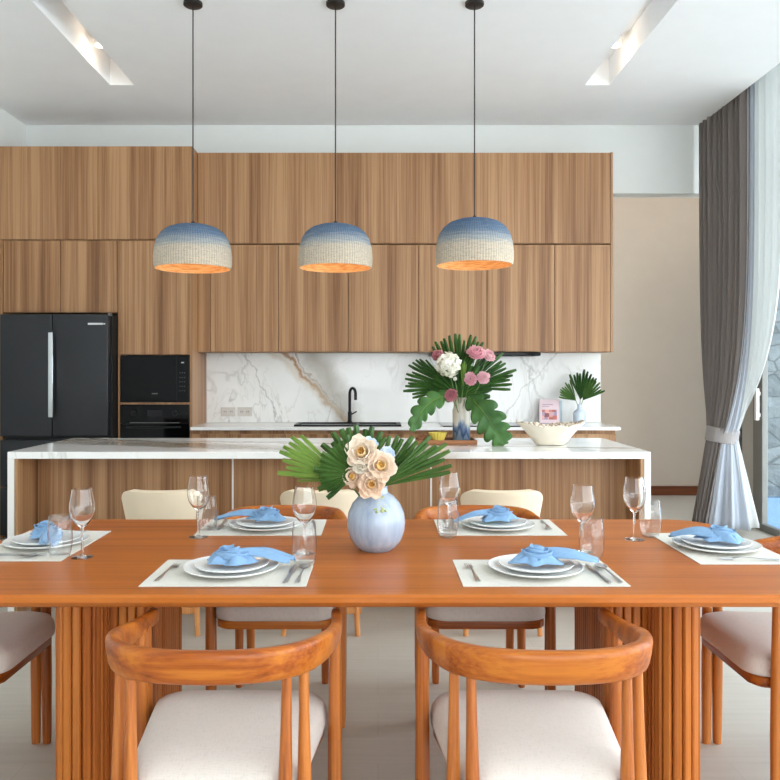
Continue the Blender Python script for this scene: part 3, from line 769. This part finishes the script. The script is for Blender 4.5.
# --- bouquet on the island
top = Vector((VX, VY, VZ+.255))
G = 'stems of the tall island bouquet'
def rt(): return (VX+random.uniform(-.018, .018), VY+random.uniform(-.018, .018), VZ+.12)
def pl_leaf(label, pts, width, lobes, mat, nrm):
    """long lobed leaf along a midrib"""
    root = Vector(rt()); pts = [Vector(p) for p in pts]
    t = thing('philodendron_leaf', label, 'leaf', root, 0, G)
    # smooth the midrib
    N = 60; mid = []
    for i in range(N+1):
        f = i/N*(len(pts)-1); k = min(int(f), len(pts)-2); f -= k
        p0 = pts[max(k-1, 0)]; p1 = pts[k]; p2 = pts[k+1]; p3 = pts[min(k+2, len(pts)-1)]
        mid.append(.5*((2*p1)+(p2-p0)*f+(2*p0-5*p1+4*p2-p3)*f*f+(3*p1-p0-3*p2+p3)*f**3))
    n = Vector(nrm).normalized(); m = MB(); rows = []; jl = [random.uniform(.75, 1.1) for _ in range(20)]
    for i, p in enumerate(mid):
        tt = i/N; tg = (mid[min(i+1, N)]-mid[max(i-1, 0)]).normalized(); sd = tg.cross(n).normalized()
        env = (math.sin(PI*min(1, tt*.86+.14)))**.6 if tt < 1 else 0
        lob = .50+.50*abs(math.sin(PI*lobes*tt))**.7
        w_ = width*env*lob*(.6+.4*jl[int(lobes*tt)])
        row = []
        for q in range(9):
            u = -1+q/4
            row.append(p-root+sd*w_*u+tg*abs(u)*w_*.55+n*(.30*w_*abs(u)-.34*w_*u*u+.10*w_*math.sin(lobes*2*PI*tt)*abs(u)))
        rows.append(row)
    m.grid(rows); m.build('leaf_blade', M[mat], t, 'all', [('SOLIDIFY', dict(thickness=.0008))])
    MB().tube([mid[i]-root+n*.002 for i in range(0, N, 6)], [.003-.0002*i for i in range(10)], 6).build('midrib', M['palm_lime'], t, True)
    MB().tube([(0, 0, 0), top-root, mid[0]-root], .003, 6).build('stem', M['stem'], t, True)
pl_leaf('big lobed green leaf hanging down right of the tall vase', [W(468, 396, 4.78), W(482, 410, 4.66), W(494, 428, 4.62), W(505, 444.5, 4.60)], .100, 5.5, 'philo', (-.5, -1, .6))
pl_leaf('lobed green leaf drooping down left of the tall vase', [W(451, 394, 4.78), W(436, 399, 4.68), W(421, 412, 4.64), W(412, 431, 4.62)], .072, 5.5, 'philo', (.3, -1, .75))
palm_leaf('pleated palm leaf rising at the top of the island bouquet', rt(), W(458, 385, 4.87), (.0, .1, 1), (0, -1, .1), .315, R(64), 12, 'darkleaf', G, .05)
palm_leaf('pleated palm leaf pointing right in the island bouquet', rt(), W(466, 388, 4.86), (.9, -.1, .62), (-.2, -1, .4), .30, R(70), 13, 'darkleaf', G, .12)
palm_leaf('pleated palm leaf pointing left in the island bouquet', rt(), W(450, 388, 4.86), (-.95, -.05, .36), (.1, -1, .4), .27, R(70), 13, 'darkleaf', G, .12)
palm_leaf('small pale pleated leaf standing beside the white hydrangea', rt(), W(463, 388, 4.74), (.02, -.05, 1), (.3, -1, .1), .15, R(14), 4, 'palm_lime', G, .02)
palm_leaf('dark pleated leaf filling the bouquet above the tall vase', rt(), W(460, 397, 4.80), (.1, -.1, 1), (0, -1, .2), .21, R(190), 17, 'darkleaf', G, .1, fuse=.8)
# hydrangea
P = W(448.5, 364.5, 4.72); root = Vector(rt())
t = thing('hydrangea', 'round white hydrangea head in the island bouquet', 'flower', root, 0, G)
m = MB(); N = 125
for k in range(N):
    z = 1-2*(k+.5)/N; a = k*2.39996; r = math.sqrt(1-z*z)
    ax = Vector((r*math.cos(a), r*math.sin(a), z))
    if ax.dot(Vector((0, .7, -.6))) > .75: continue
    ax, u, v = basis(ax); c0 = P-root+ax*.070*random.uniform(.86, 1.08)
    ax, u, v = basis(ax+Vector((random.uniform(-.5, .5), random.uniform(-.5, .5), random.uniform(-.5, .5))))
    ph = random.random()*6
    for q in range(4):
        a2 = ph+q*PI/2; d = u*math.cos(a2)+v*math.sin(a2); s2 = ax.cross(d)
        m.grid([[c0-s2*.002, c0+s2*.002], [c0+d*.009-s2*.008+ax*.003, c0+d*.009+s2*.008+ax*.003], [c0+d*.017-s2*.003+ax*.001, c0+d*.017+s2*.003+ax*.001]])
m.build('florets', M['whitepetal'], t)
MB().tube([(0, 0, 0), (P-root)*.6, P-root], .003, 6).build('stem', M['stem'], t, True)
for px, py, y, r, mt, ax, lab in [(470.5, 378.5, 4.70, .035, 'pink', (-.1, -1, .15), 'left of the two pink carnations side by side in the island bouquet'),
        (483.5, 377.5, 4.71, .035, 'pink', (.15, -1, .2), 'right of the two pink carnations side by side in the island bouquet'),
        (476, 352, 4.80, .050, 'pink', (.1, -.8, .7), 'large pink carnation at the top of the island bouquet'),
        (489, 355, 4.83, .040, 'pink', (.5, -.8, .6), 'pink carnation at the upper right edge of the island bouquet'),
        (437.5, 355, 4.84, .036, 'mauve', (-.5, -.8, .6), 'dusky pink flower behind the white hydrangea'),
        (451, 395, 4.70, .034, 'mauve', (-.2, -1, .2), 'dusky pink flower at the rim of the tall vase')]:
    flower('carnation', lab, 'flower', W(px, py, y), ax, rt(), r, CARN, mt, None, G, .16)
flower('rosebud', 'small white bud below the hydrangea in the island bouquet', 'flower', W(455, 379, 4.71), (0, -1, .3), rt(), .020, PEONY[:2], 'whitepetal', None, G)

# ------------------------------------------------------------------ curtains
for x in (2.6, 3.7):
    point('passage_fill_light', (x, 7.55, ZC-.12), 9, (1, .93, .86), .25)  # unseen fill lamps added to brighten the beige passage wall
def curtain_obj(name, T0, T1, a0, a1, N, amp, mat, parent, lift=0, rb=.220, cb=(2.862, 6.42), r=.106, nu=120, ph=0, b0=None, b1=None):
    c_ = Vector((2.833, 6.42)); zt, zb, ztop = .81, .075+lift, 3.62
    rows = []
    for j in range(49):
        z = ztop+(zb-ztop)*j/48
        row = []
        for i in range(nu+1):
            u = i/nu
            a = a0+(a1-a0)*u; rad = Vector((math.cos(a), math.sin(a)))
            fo = math.sin(2*PI*N*u+ph)+.35*math.sin(2*PI*N*2.3*u+1.3)
            K = c_+rad*(r+.010*fo)
            if z >= zt:
                tt = (z-zt)/(ztop-zt); f = 1-(1-tt)**5
                T = Vector(T0).lerp(Vector(T1), u)
                nn = Vector((-1, .0))
                T = T+nn*amp*fo*(.55+.45*tt)
                p = K.lerp(T, f)
            else:
                tt = (zt-z)/(zt-zb); f = tt**.85
                ab = a if b0 is None else b0+(b1-b0)*u
                rad = Vector((math.cos(ab), math.sin(ab)))
                B = Vector(cb)+rad*(rb+.035*fo*(.4+.6*tt))
                p = K.lerp(B, f)
            row.append((p.x, p.y, z))
        rows.append(row)
    m = MB(); m.grid(rows)
    return m.build(name, M[mat], parent, 'all', [('SOLIDIFY', dict(thickness=.002))])
t = thing('blackout_curtain', 'taupe grey floor length curtain gathered beside the glass door', 'curtain', (0, 0, 0))
curtain_obj('curtain_cloth', (2.80, 6.77), (2.845, 6.0), R(130), R(258), 9, .028, 'curtain', t, b0=R(130), b1=R(216))
curtain_obj('curtain_lining', (2.852, 6.02), (2.875, 5.95), R(250), R(304), 2.2, .006, 'lining', t, .005, .214, r=.103, nu=50, b0=R(210), b1=R(290))
tag(curtain_obj('sheer_curtain', (2.885, 6.0), (2.965, 5.72), R(296), R(395), 4, .024, 'sheer', None, .012, .212, r=.100, nu=70, b0=R(286), b1=R(395)), 'white sheer curtain gathered in front of the glass door', 'curtain')
m = MB(); m.lathe([(.121, -.06), (.127, -.055), (.127, .055), (.121, .06), (.118, .055), (.118, -.055), (.121, -.06)], seg=48)
tb = m.build('curtain_tieback', M['tie'], None, True, loc=(2.833, 6.42, .82)); tb.rotation_euler = (R(3), R(8), 0)
tag(tb, 'grey fabric band tying the curtains together', 'tieback')

# ------------------------------------------------------------------ dining table
TY = 2.565; HX, HY = 1.29, .53
def rrect(hx, hy, r, n=10, bow=0):
    o = []
    for cx_, cy_, a0 in ((hx-r, hy-r, 0), (-hx+r, hy-r, 90), (-hx+r, -hy+r, 180), (hx-r, -hy+r, 270)):
        for k in range(n+1):
            a = R(a0+90*k/n); o.append((cx_+r*math.cos(a), cy_+r*math.sin(a)))
    return o
t = thing('dining_table', 'long orange teak dining table on two fluted pedestals', 'dining table', (0, TY, 0))
m = MB(); ol = rrect(HX, HY, .16, 12)
def ring(off, z):
    return [(x*(1-off/HX), y*(1-off/HY), z) for x, y in ol]
m.grid([ring(.03, .7135), ring(.018, .7140), ring(.006, .722), ring(0, .731), ring(.0005, .744), ring(.005, .75)], True, True, True)
m.build('tabletop', M['table'], t, 30)
MB().box(-.9, .9, -.32, .32, .699, .713).build('under_frame', M['table'], t)
def fluted(mb, outline, z0, z1, wd=.027, dp=.016):
    pts = [Vector(p) for p in outline]; n = len(pts)
    segs = [(pts[i], pts[(i+1) % n]) for i in range(n)]
    tot = sum((b-a).length for a, b in segs); cnt = round(tot/wd); st = tot/cnt
    # place slats along the outline
    i = 0; acc = 0
    for k in range(cnt):
        d = (k+.5)*st
        while acc+(segs[i][1]-segs[i][0]).length < d: acc += (segs[i][1]-segs[i][0]).length; i += 1
        a, b = segs[i]; tg = (b-a).normalized(); p = a+tg*(d-acc); nr = Vector((tg.y, -tg.x))
        h_ = st*.44; prof = [(-h_, -dp), (-h_, dp*.2), (-h_*.7, dp*.5), (h_*.7, dp*.5), (h_, dp*.2), (h_, -dp)]
        rows = [[(p.x+tg.x*u+nr.x*v, p.y+tg.y*u+nr.y*v, z) for u, v in prof] for z in (z0, z1)]
        mb.grid(rows, True, True, True)
for s_ in (-1, 1):
    pd = MB()
    oo = [(x+s_*.882, y) for x, y in rrect(.062, .31, .0619, 12)]
    fluted(pd, oo, 0, .699)
    o2 = [(x+s_*.765, y) for x, y in rrect(.065, .20, .02, 3)]
    fluted(pd, o2, 0, .699)
    p_ = pd.build('pedestal', M['table_z'], t, 30)
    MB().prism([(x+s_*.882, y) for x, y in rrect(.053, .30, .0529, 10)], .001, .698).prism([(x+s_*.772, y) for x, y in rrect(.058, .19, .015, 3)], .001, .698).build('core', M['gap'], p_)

# ------------------------------------------------------------------ dining chairs (facing +y)
def make_chair():
    t = thing('dining_chair', 'x', 'dining chair')
    # curved top rail
    half = [(.243, .235), (.250, .16), (.252, .06), (.247, -.05), (.234, -.13), (.205, -.205), (.155, -.250), (.09, -.272), (0, -.280)]
    ctrl = [Vector((x, y, 0)) for x, y in half]+[Vector((-x, y, 0)) for x, y in half[-2::-1]]
    def cr(f):
        k = min(int(f), len(ctrl)-2); f -= k
        p0 = ctrl[max(k-1, 0)]; p1 = ctrl[k]; p2 = ctrl[k+1]; p3 = ctrl[min(k+2, len(ctrl)-1)]
        return .5*((2*p1)+(p2-p0)*f+(2*p0-5*p1+4*p2-p3)*f*f+(3*p1-p0-3*p2+p3)*f**3)
    N = 72; rows = []
    for i in range(N+1):
        f = i/N*(len(ctrl)-1); p = cr(f); tg = (cr(min(f+.05, len(ctrl)-1.0001))-cr(max(f-.05, 0))).normalized()
        nr = Vector((tg.y, -tg.x, 0))       # outward for this ordering
        if nr.dot(Vector((p.x, p.y, 0))) < 0: nr = -nr
        back = min(1, max(0, (.20-p.y)/.46)); back = back*back*(3-2*back)
        zt = .697+.063*back; hgt = .040+.033*back; th = .028+.008*back
        endk = min(i, N-i)
        if endk < 3: th *= (.55, .85, .96)[endk]; hgt *= (.6, .87, .97)[endk]
        zc = zt-(.040+.033*back)/2
        sec = []
        for q in range(16):
            a = 2*PI*q/16
            cx_ = math.copysign(abs(math.cos(a))**.55, math.cos(a)); sz = math.copysign(abs(math.sin(a))**.55, math.sin(a))
            lean = -.010*sz*back
            sec.append(Vector((p.x, p.y, zc))+nr*(cx_*th/2-lean*.6)+Vector((0, 0, sz*hgt/2)))
        rows.append(sec)
    m = MB(); m.grid(rows, True, True, True); m.build('top_rail', M['chair_x'], t, 60)
    # pairs of turned legs
    def leg(x, y, x1, y1, ztop, tk=1):
        z = [0, .03, .25, .45, .6, ztop]; rr = [.0145, .016, .0185, .0175*(1+tk)/2, .015*tk, .0135*tk]
        return MB().tube([(x+(x1-x)*k/ztop, y+(y1-y)*k/ztop, k) for k in z], rr, 14)
    for s_ in (-1, 1):
        leg(s_*.246, .154, s_*.247, .150, .672).build('leg', M['chair_z'], t, True)
        leg(s_*.246, .115, s_*.249, .112, .675).build('leg', M['chair_z'], t, True)
        leg(s_*.158, -.262, s_*.165, -.234, .696, .78).build('leg', M['chair_z'], t, True)
        leg(s_*.204, -.222, s_*.198, -.203, .694, .78).build('leg', M['chair_z'], t, True)
    # seat frame and cushion
    def outl(fx, bx, fy, by, r):
        o = []
        for cx_, cy_, a0 in ((fx-r, fy-r, 0), (-fx+r, fy-r, 90), (-bx+r, by+r, 180), (bx-r, by+r, 270)):
            for k in range(9):
                a = R(a0+90*k/8); o.append((cx_+r*math.cos(a), cy_+r*math.sin(a)))
        return o
    MB().prism(outl(.218, .165, .20, -.235, .05), .382, .412, .004, 1).build('seat_frame', M['chair_x'], t, True)
    rows = []
    for k, z in [(.93, .412), (.99, .418), (1.0, .436), (.985, .462), (.94, .480), (.80, .494), (.55, .502), (.25, .506), (.02, .507)]:
        rows.append([(x*k, -.017+(y+.017)*k, z) for x, y in outl(.226, .192, .218, -.245, .075)])
    m = MB(); m.grid(rows, True, True, True); m.build('seat_cushion', M['seat'], t, 'all')
    return t
ch = make_chair()
spots = [((-.358, 1.885), 0, 'curved back teak chair in the foreground, on the left'), ((.362, 1.885), 0, 'curved back teak chair in the foreground, on the right'),
         ((-.385, 3.085), 180, 'teak chair across the table, behind the left place settings'), ((.405, 3.085), 180, 'teak chair across the table, behind the right place settings'),
         ((-1.345, 2.56), -90, 'teak chair at the left end of the table, cut by the photo edge'), ((1.335, 2.56), 90, 'teak chair at the right end of the table, cut by the photo edge')]
for i, ((x, y), rz, lab) in enumerate(spots):
    if i == 0: ch.location = (x, y, 0); ch['label'] = lab; ch['group'] = 'teak chairs around the dining table'
    else: dup(ch, (x, y, 0), R(rz), lab, 'teak chairs around the dining table')

# ------------------------------------------------------------------ cream stools at the island (facing +y)
def make_stool():
    t = thing('counter_stool', 'x', 'stool')
    rows = []; n = 36; vs_ = 12
    for j in range(vs_+1):
        v = j/vs_; row = []
        for i in range(n+1):
            u = math.sin((-1+2*i/n)*PI/2); rc = .055
            half = .198
            d = max(0, abs(u)*half-(half-rc))
            ztop = .738-(rc-math.sqrt(max(0, rc*rc-d*d)))
            z = .50+(ztop-.50)*v
            wk = .84+.16*min(1, (z-.50)/.20)
            row.append((u*half*wk, -.20+.10*abs(u)**2.4-(z-.5)*.14, z))
        rows.append(row)
    m = MB(); m.grid(rows)
    m.build('backrest', M['cream'], t, 'all', [('SOLIDIFY', dict(thickness=.042, offset=0)), ('BEVEL', dict(width=.014, segments=3, limit_method='ANGLE', angle_limit=R(40)))])
    m = MB(); o = rrect(.19, .18, .06, 6)
    m.grid([[(x*k, y*k, z) for x, y in o] for k, z in [(.95, .44), (1, .45), (1, .50), (.95, .52), (.7, .53), (.02, .532)]], True, True, True)
    m.build('seat', M['cream'], t, 'all')
    for sx in (-1, 1):
        for sy in (-1, 1):
            MB().tube([(sx*.188, sy*.185, 0), (sx*.165, sy*.15, .44)], [.013, .019], 12).build('leg', M['stool_wood'], t, True)
    for sy in (-1, 1): MB().box(-.178, .178, sy*.176-.010, sy*.176+.010, .11, .142, .004).build('rung', M['stool_wood'], t)
    for sx in (-1, 1): MB().box(sx*.180-.010, sx*.180+.010, -.17, .17, .13, .16, .004).build('rung', M['stool_wood'], t)
    return t
st = make_stool()
for i, (x, lab) in enumerate([(-1.10, 'cream upholstered stool at the left of the island'), (-.29, 'cream upholstered stool behind the blue vase, middle of three'), (.632, 'cream upholstered stool at the right of the island')]):
    if i == 0: st.location = (x, 4.13, 0); st['label'] = lab; st['group'] = 'cream stools at the island'
    else: dup(st, (x, 4.13, 0), 0, lab, 'cream stools at the island')

# ------------------------------------------------------------------ place settings (local: diner sits at -y, looks +y; z = tabletop)
TZ = .7505
def flat_tool(m, pts, widths, zs, th):
    rows = []
    for (x, y), w_, z in zip(pts, widths, zs):
        rows.append([(x-w_/2, y, z), (x-w_*.25, y, z+th), (x+w_*.25, y, z+th), (x+w_/2, y, z), (x, y, z-th*.3)])
    m.grid(rows, True, True, True)
def mk_placemat():
    o = MB().box(-.2275, .2275, -.15, .15, 0, .0025, .0008, 1).build('placemat', M['placemat']); return o
def plate_prof(r, h):
    q = lambda f: .0075+(h-.0055)*max(0, (f-.55)/.45)**1.8
    fs = [.0, .3, .55, .65, .75, .85, .92, .97]
    return [(0, .002), (r*.56, .002), (r*.57, 0), (r*.61, 0)]+[(r*f, q(f)-.0045) for f in (.68, .8, .92)]+[(r*.99, h-.0015), (r, h+.0005), (r*.99, h+.002)]+[(r*f, q(f)) for f in fs[::-1]]
def mk_plate(name, r, h): return MB().lathe(plate_prof(r, h), seg=64).build(name, M['plate'], None, 50)
def mk_fork():
    m = MB()
    ys = [-.09, -.085, -.05, -.01, .03, .045, .056]; ws = [.008, .014, .011, .007, .006, .014, .022]; zs = [.003, .003, .004, .007, .010, .007, .005]
    flat_tool(m, [(0, y) for y in ys], ws, zs, .002)
    for k in range(4):
        x = -.009+k*.006
        m.tube([(x, .055, .0055), (x, .075, .004), (x, .096, .007)], [.0019, .0018, .0008], 6)
    return m.build('fork', M['steel'], None, 40)
def mk_knife():
    m = MB()
    ys = [-.1, -.095, -.06, -.02, 0, .005, .04, .08, .1, .108]; ws = [.008, .015, .014, .011, .009, .016, .017, .016, .011, .003]; zs = [.003]*10
    flat_tool(m, [(0, y) for y in ys], ws, zs, .003)
    return m.build('knife', M['steel'], None, 40)
def mk_spoon():
    m = MB()
    ys = [-.09, -.085, -.05, -.01, .03, .042]; ws = [.008, .014, .011, .007, .006, .007]; zs = [.003, .003, .004, .007, .009, .007]
    flat_tool(m, [(0, y) for y in ys], ws, zs, .002)
    rows = []
    for j in range(7):
        r = j/6; rows.append([(.0185*r*math.cos(a), .070+.029*r*math.sin(a), .003+.006*r*r) for a in [2*PI*k/24 for k in range(24)]])
    m.grid(rows, True)
    rows = [[(x, y, z+.0012) for x, y, z in rw_] for rw_ in rows]; m.grid(rows, True)
    return m.build('spoon', M['steel'], None, 40)
def mk_wine():
    prof = [(.034, .0005), (.034, .002), (.012, .004), (.005, .008), (.0036, .03), (.0036, .085), (.006, .094), (.02, .106), (.033, .125), (.039, .148), (.0385, .17), (.034, .195), (.031, .216)]
    inner = [(.0302, .216), (.033, .195), (.0375, .17), (.038, .148), (.032, .126), (.019, .108), (.004, .0975), (0, .097)]
    m = MB(); m.lathe([(0, .0005)]+prof+inner, seg=48); bmesh.ops.remove_doubles(m.bm, verts=m.bm.verts[:], dist=1e-5)
    return m.build('wine_glass', M['glass'], None, 50)
def mk_tumbler():
    m = MB(); m.lathe([(0, .0005), (.025, .0005), (.029, .003), (.0345, .02), (.0375, .04), (.0385, .058), (.0365, .095), (.0335, .1315), (.0331, .132), (.0327, .1315), (.0357, .095), (.0377, .058), (.0367, .04), (.0336, .021), (.027, .010), (0, .008)], seg=48)
    bmesh.ops.remove_doubles(m.bm, verts=m.bm.verts[:], dist=1e-5)
    return m.build('tumbler', M['tumbler'], None, 50)
def mk_napkin(seed, tail):
    """rose knot on a loosely gathered cloth, with a loose tail to +x"""
    rnd = random.Random(seed); m = MB()
    n = 72; NJ = 12; rows = []
    ph = [rnd.uniform(0, 6.28) for _ in range(4)]
    for j in range(NJ+1):
        r = j/NJ; row = []
        for k in range(n):
            a = 2*PI*k/n
            R0 = .060+.008*math.cos(2*a+ph[0])+.009*math.cos(5*a+ph[1])
            fold = abs(math.sin(2.5*a+ph[2]+.9*r))**.7
            z = .003+.020*(1-r)**.8+.022*fold*math.sin(PI*min(1, r*1.05))**1.0*(1 if r < .96 else .4)
            if j == NJ: z = .001+.005*fold
            row.append((R0*r*1.1*math.cos(a+.25*(1-r)), R0*r*.82*math.sin(a+.25*(1-r)), z))
        rows.append(row)
    m.grid(rows, True)
    # the wound rose: a ribbon in a spiral, leaning outwards
    rows = []; NT_ = 110
    for j in range(NT_+1):
        v = j/NT_; a = v*2*PI*2.9+ph[3]; r0 = .005+.033*v
        h = .030-.012*v; wob = .003*math.sin(a*2.3+ph[1])
        row = []
        for i in range(6):
            q = i/5; rr = r0+.010*q*q+.004*math.sin(PI*q)
            row.append((rr*1.12*math.cos(a), rr*.88*math.sin(a), (.022-.008*v)+h*q**.8+wob*q))
        rows.append(row)
    m.grid(rows)
    # the tail
    rows = []; NV = 26
    for j in range(NV+1):
        v = j/NV
        x = .02+v*(tail-.02)
        zc = .024*(1-v)**.7+.009*math.sin(PI*min(1, v*1.15))+.007
        w_ = .016+.018*math.sin(PI*min(1, v*.75+.08))
        if v > .9: w_ *= 1-(v-.9)*3.5
        yc = .008+.014*math.sin(v*2.6+seed)
        row = []
        for i in range(15):
            u = -1+2*i/14
            row.append((x+.010*u*v, yc+u*w_, zc+.0085*math.cos(u*6+v*3+seed)*(1-.3*v)-.010*abs(u)**1.6*(1-v*.4)))
        rows.append(row)
    m.grid(rows)
    return m.build('napkin', M['napkin'], None, 'all', [('SOLIDIFY', dict(thickness=.0018))])
protos = dict(placemat=mk_placemat(), dinner_plate=mk_plate('dinner_plate', .137, .017), salad_plate=mk_plate('salad_plate', .108, .015), fork=mk_fork(), knife=mk_knife(), spoon=mk_spoon(), wine_glass=mk_wine(), tumbler=mk_tumbler())
cats = dict(placemat='placemat', dinner_plate='plate', salad_plate='plate', fork='fork', knife='knife', spoon='spoon', wine_glass='wine glass', tumbler='glass', napkin='napkin')
desc = dict(placemat='ivory woven placemat', dinner_plate='larger white plate, on the placemat', salad_plate='smaller white plate, on top of the larger one', fork='steel fork', knife='steel knife', spoon='steel spoon', wine_glass='clear wine glass', tumbler='clear stemless tumbler', napkin='sky blue rose napkin on the plates')
used = set()
def put(kind, sname, x, y, z, rz, seed=0, tail=.15):
    if kind == 'napkin': o = mk_napkin(seed, tail)
    elif kind in used: o = protos[kind].copy(); C.objects.link(o)
    else: o = protos[kind]; used.add(kind)
    o.location = (x, y, z); o.rotation_euler = (0, 0, rz)
    tag(o, f'{desc[kind]} {sname}', cats[kind], {'dinner_plate': 'dinner plates', 'salad_plate': 'salad plates'}.get(kind, kind.replace('_', ' ')+'s').replace('knifes', 'knives').replace('glasss', 'glasses')+' on the dining table')
    return o
# name, mat centre, rotation, wine glass (x,y), tumbler (x,y), plate offset
sets = [('at the front left place setting', (-.422, 2.262), 0, (-.236, 2.505), (-.222, 2.345), -.006, .18),
        ('at the front right place setting', (.458, 2.262), 0, (.663, 2.53), (.66, 2.41), .0, .18),
        ('at the back left place setting', (-.43, 2.925), 180, (-.634, 2.755), (-.622, 2.835), -.010, .19),
        ('at the back right place setting', (.447, 2.925), 180, (.262, 2.86), (.246, 2.745), .0, .17),
        ('at the left end of the table', (-1.125, 2.625), -90, (-.930, 2.452), (-1.00, 2.452), -.002, .15),
        ('at the right end of the table', (1.125, 2.585), 90, (.893, 2.715), (.965, 2.765), -.015, .15)]
for i, (nm, (mx, my), rz, wg, tm, off, tail) in enumerate(sets):
    a = R(rz); ca, sa = math.cos(a), math.sin(a)
    L = lambda x, y: (mx+x*ca-y*sa, my+x*sa+y*ca)
    put('placemat', nm, mx, my, TZ, a)
    px_, py_ = L(off, .01)
    put('dinner_plate', nm, px_, py_, TZ+.003, a)
    put('salad_plate', nm, *L(off+.002, .012), TZ+.0115, a)
    put('napkin', nm, *L(off+(.0 if i < 2 else -.005), .0), TZ+.0285, a+R((6, 3, -4, 5, 25, 65)[i]), i*1.7+.4, tail)
    put('fork', nm, *L(-.185, -.02), TZ+.003, a+R((-4, 3, 4, -3, 2, -3)[i]))
    put('knife', nm, *L(.172 if i < 2 else .160, -.03), TZ+.003, a+R((-3, 3, 2, -3, 0, 2)[i]))
    put('spoon', nm, *L(.203 if i < 2 else .190, -.035), TZ+.003, a+R((-2, 4, 3, -2, 2, 1)[i]))
    put('wine_glass', nm, wg[0], wg[1], TZ, 0)
    put('tumbler', nm, tm[0], tm[1], TZ if i != 3 else TZ+.0027, 0)

# ------------------------------------------------------------------ table vase and its stems
BX, BY = -.006, 2.565
t = thing('round_vase', 'round pale blue glazed vase in the middle of the dining table', 'vase', (BX, BY, TZ))
MB().lathe([(0, .004), (.048, .004), (.052, 0), (.056, .004), (.068, .012), (.084, .035), (.0935, .065), (.0955, .092), (.0915, .122), (.078, .152), (.058, .175), (.040, .187), (.036, .205), (.041, .214), (.036, .214), (.032, .205), (.034, .19), (.06, .165), (.085, .1), (.07, .04), (0, .012)], seg=48).build('vase_body', M['vase'], t, True)
m = MB(); rr_ = random.Random(3)
for k in range(34):
    a = rr_.uniform(-.3, .3); z = rr_.uniform(.135, .178); rad = .092-.9*(z-.125)
    m.lathe([(0, .005), (.005, .003), (.006, 0), (0, -.004)], (BX*0+.012+rad*a, -math.sqrt(max(0, rad*rad-(.012+rad*a)**2))-.004, z), 8)
m.build('berry_sprig', leaf_mat('pale_yellow_green_buds', srgb(170, 180, 110), srgb(214, 216, 160)), t, True)
G2 = 'stems in the round blue vase'
def rv(): return (BX+random.uniform(-.012, .012), BY+random.uniform(-.012, .012), TZ+.10)
D = BY
palm_leaf('lime green fan palm leaf reaching far left from the blue vase', rv(), W(343, 478, D-.02), (-1, -.1, .56), (.1, -.8, .6), .205, R(46), 8, 'palm_lime', G2, .10, cut=.7)
palm_leaf('round dark fan palm leaf left of the peach flowers', rv(), W(356, 474, D-.06), (-.85, -.1, .38), (.1, -1, .15), .125, R(125), 15, 'palm', G2, .06, fuse=.8, cut=.8)
palm_leaf('tall fan palm leaf rising behind the peach flowers', rv(), W(361, 476, D+.05), (-.17, .15, 1), (0, -1, .2), .165, R(84), 10, 'palm', G2, .06, cut=.75)
palm_leaf('upright fan palm leaf right of the peach flowers', rv(), W(378, 486, D+.03), (.62, .1, .80), (-.1, -1, .25), .185, R(50), 8, 'palm', G2, .06, cut=.75)
palm_leaf('fan palm leaf reaching far right from the blue vase', rv(), W(380, 487, D-.03), (1, -.05, .62), (-.1, -.9, .5), .235, R(36), 8, 'palm', G2, .08, cut=.7)
palm_leaf('low lime fan palm leaf under the far left one', rv(), W(348, 482, D+.03), (-1, .1, .27), (.1, -.8, .6), .17, R(26), 6, 'palm_lime', G2, .1, cut=.7)
for px, py, y, r, ax, lab in [(361.5, 452, D-.07, .047, (-.15, -1, .45), 'largest peach peony at the top of the table bouquet'), (380.5, 465.5, D-.075, .046, (.25, -1, .4), 'peach peony on the right of the table bouquet'),
        (353, 476.5, D-.07, .032, (-.45, -1, .25), 'small peach peony on the left of the table bouquet'), (371.5, 484, D-.085, .040, (.1, -1, .1), 'peach peony lowest in the table bouquet, above the vase neck')]:
    flower('peony', lab, 'flower', W(px, py, y), ax, rv(), r, PEONY, 'peach', 'orange', G2, .06, .3, 'apricot')
flower('rosebud', 'ivory bud between the peach peonies', 'flower', W(359.5, 467.5, D-.085), (-.1, -1, .4), rv(), .022, PEONY[:3], 'ivory', None, G2)
for px, py, lab in ((370, 444, 'pale blue flower peeking above the largest peach peony'), (387, 453.5, 'pale blue flower at the right edge of the table bouquet')):
    flower('delphinium', lab, 'flower', W(px, py, D-.02), (.2, -.8, .7), rv(), .026, PEONY[1:3], 'blue', None, G2)
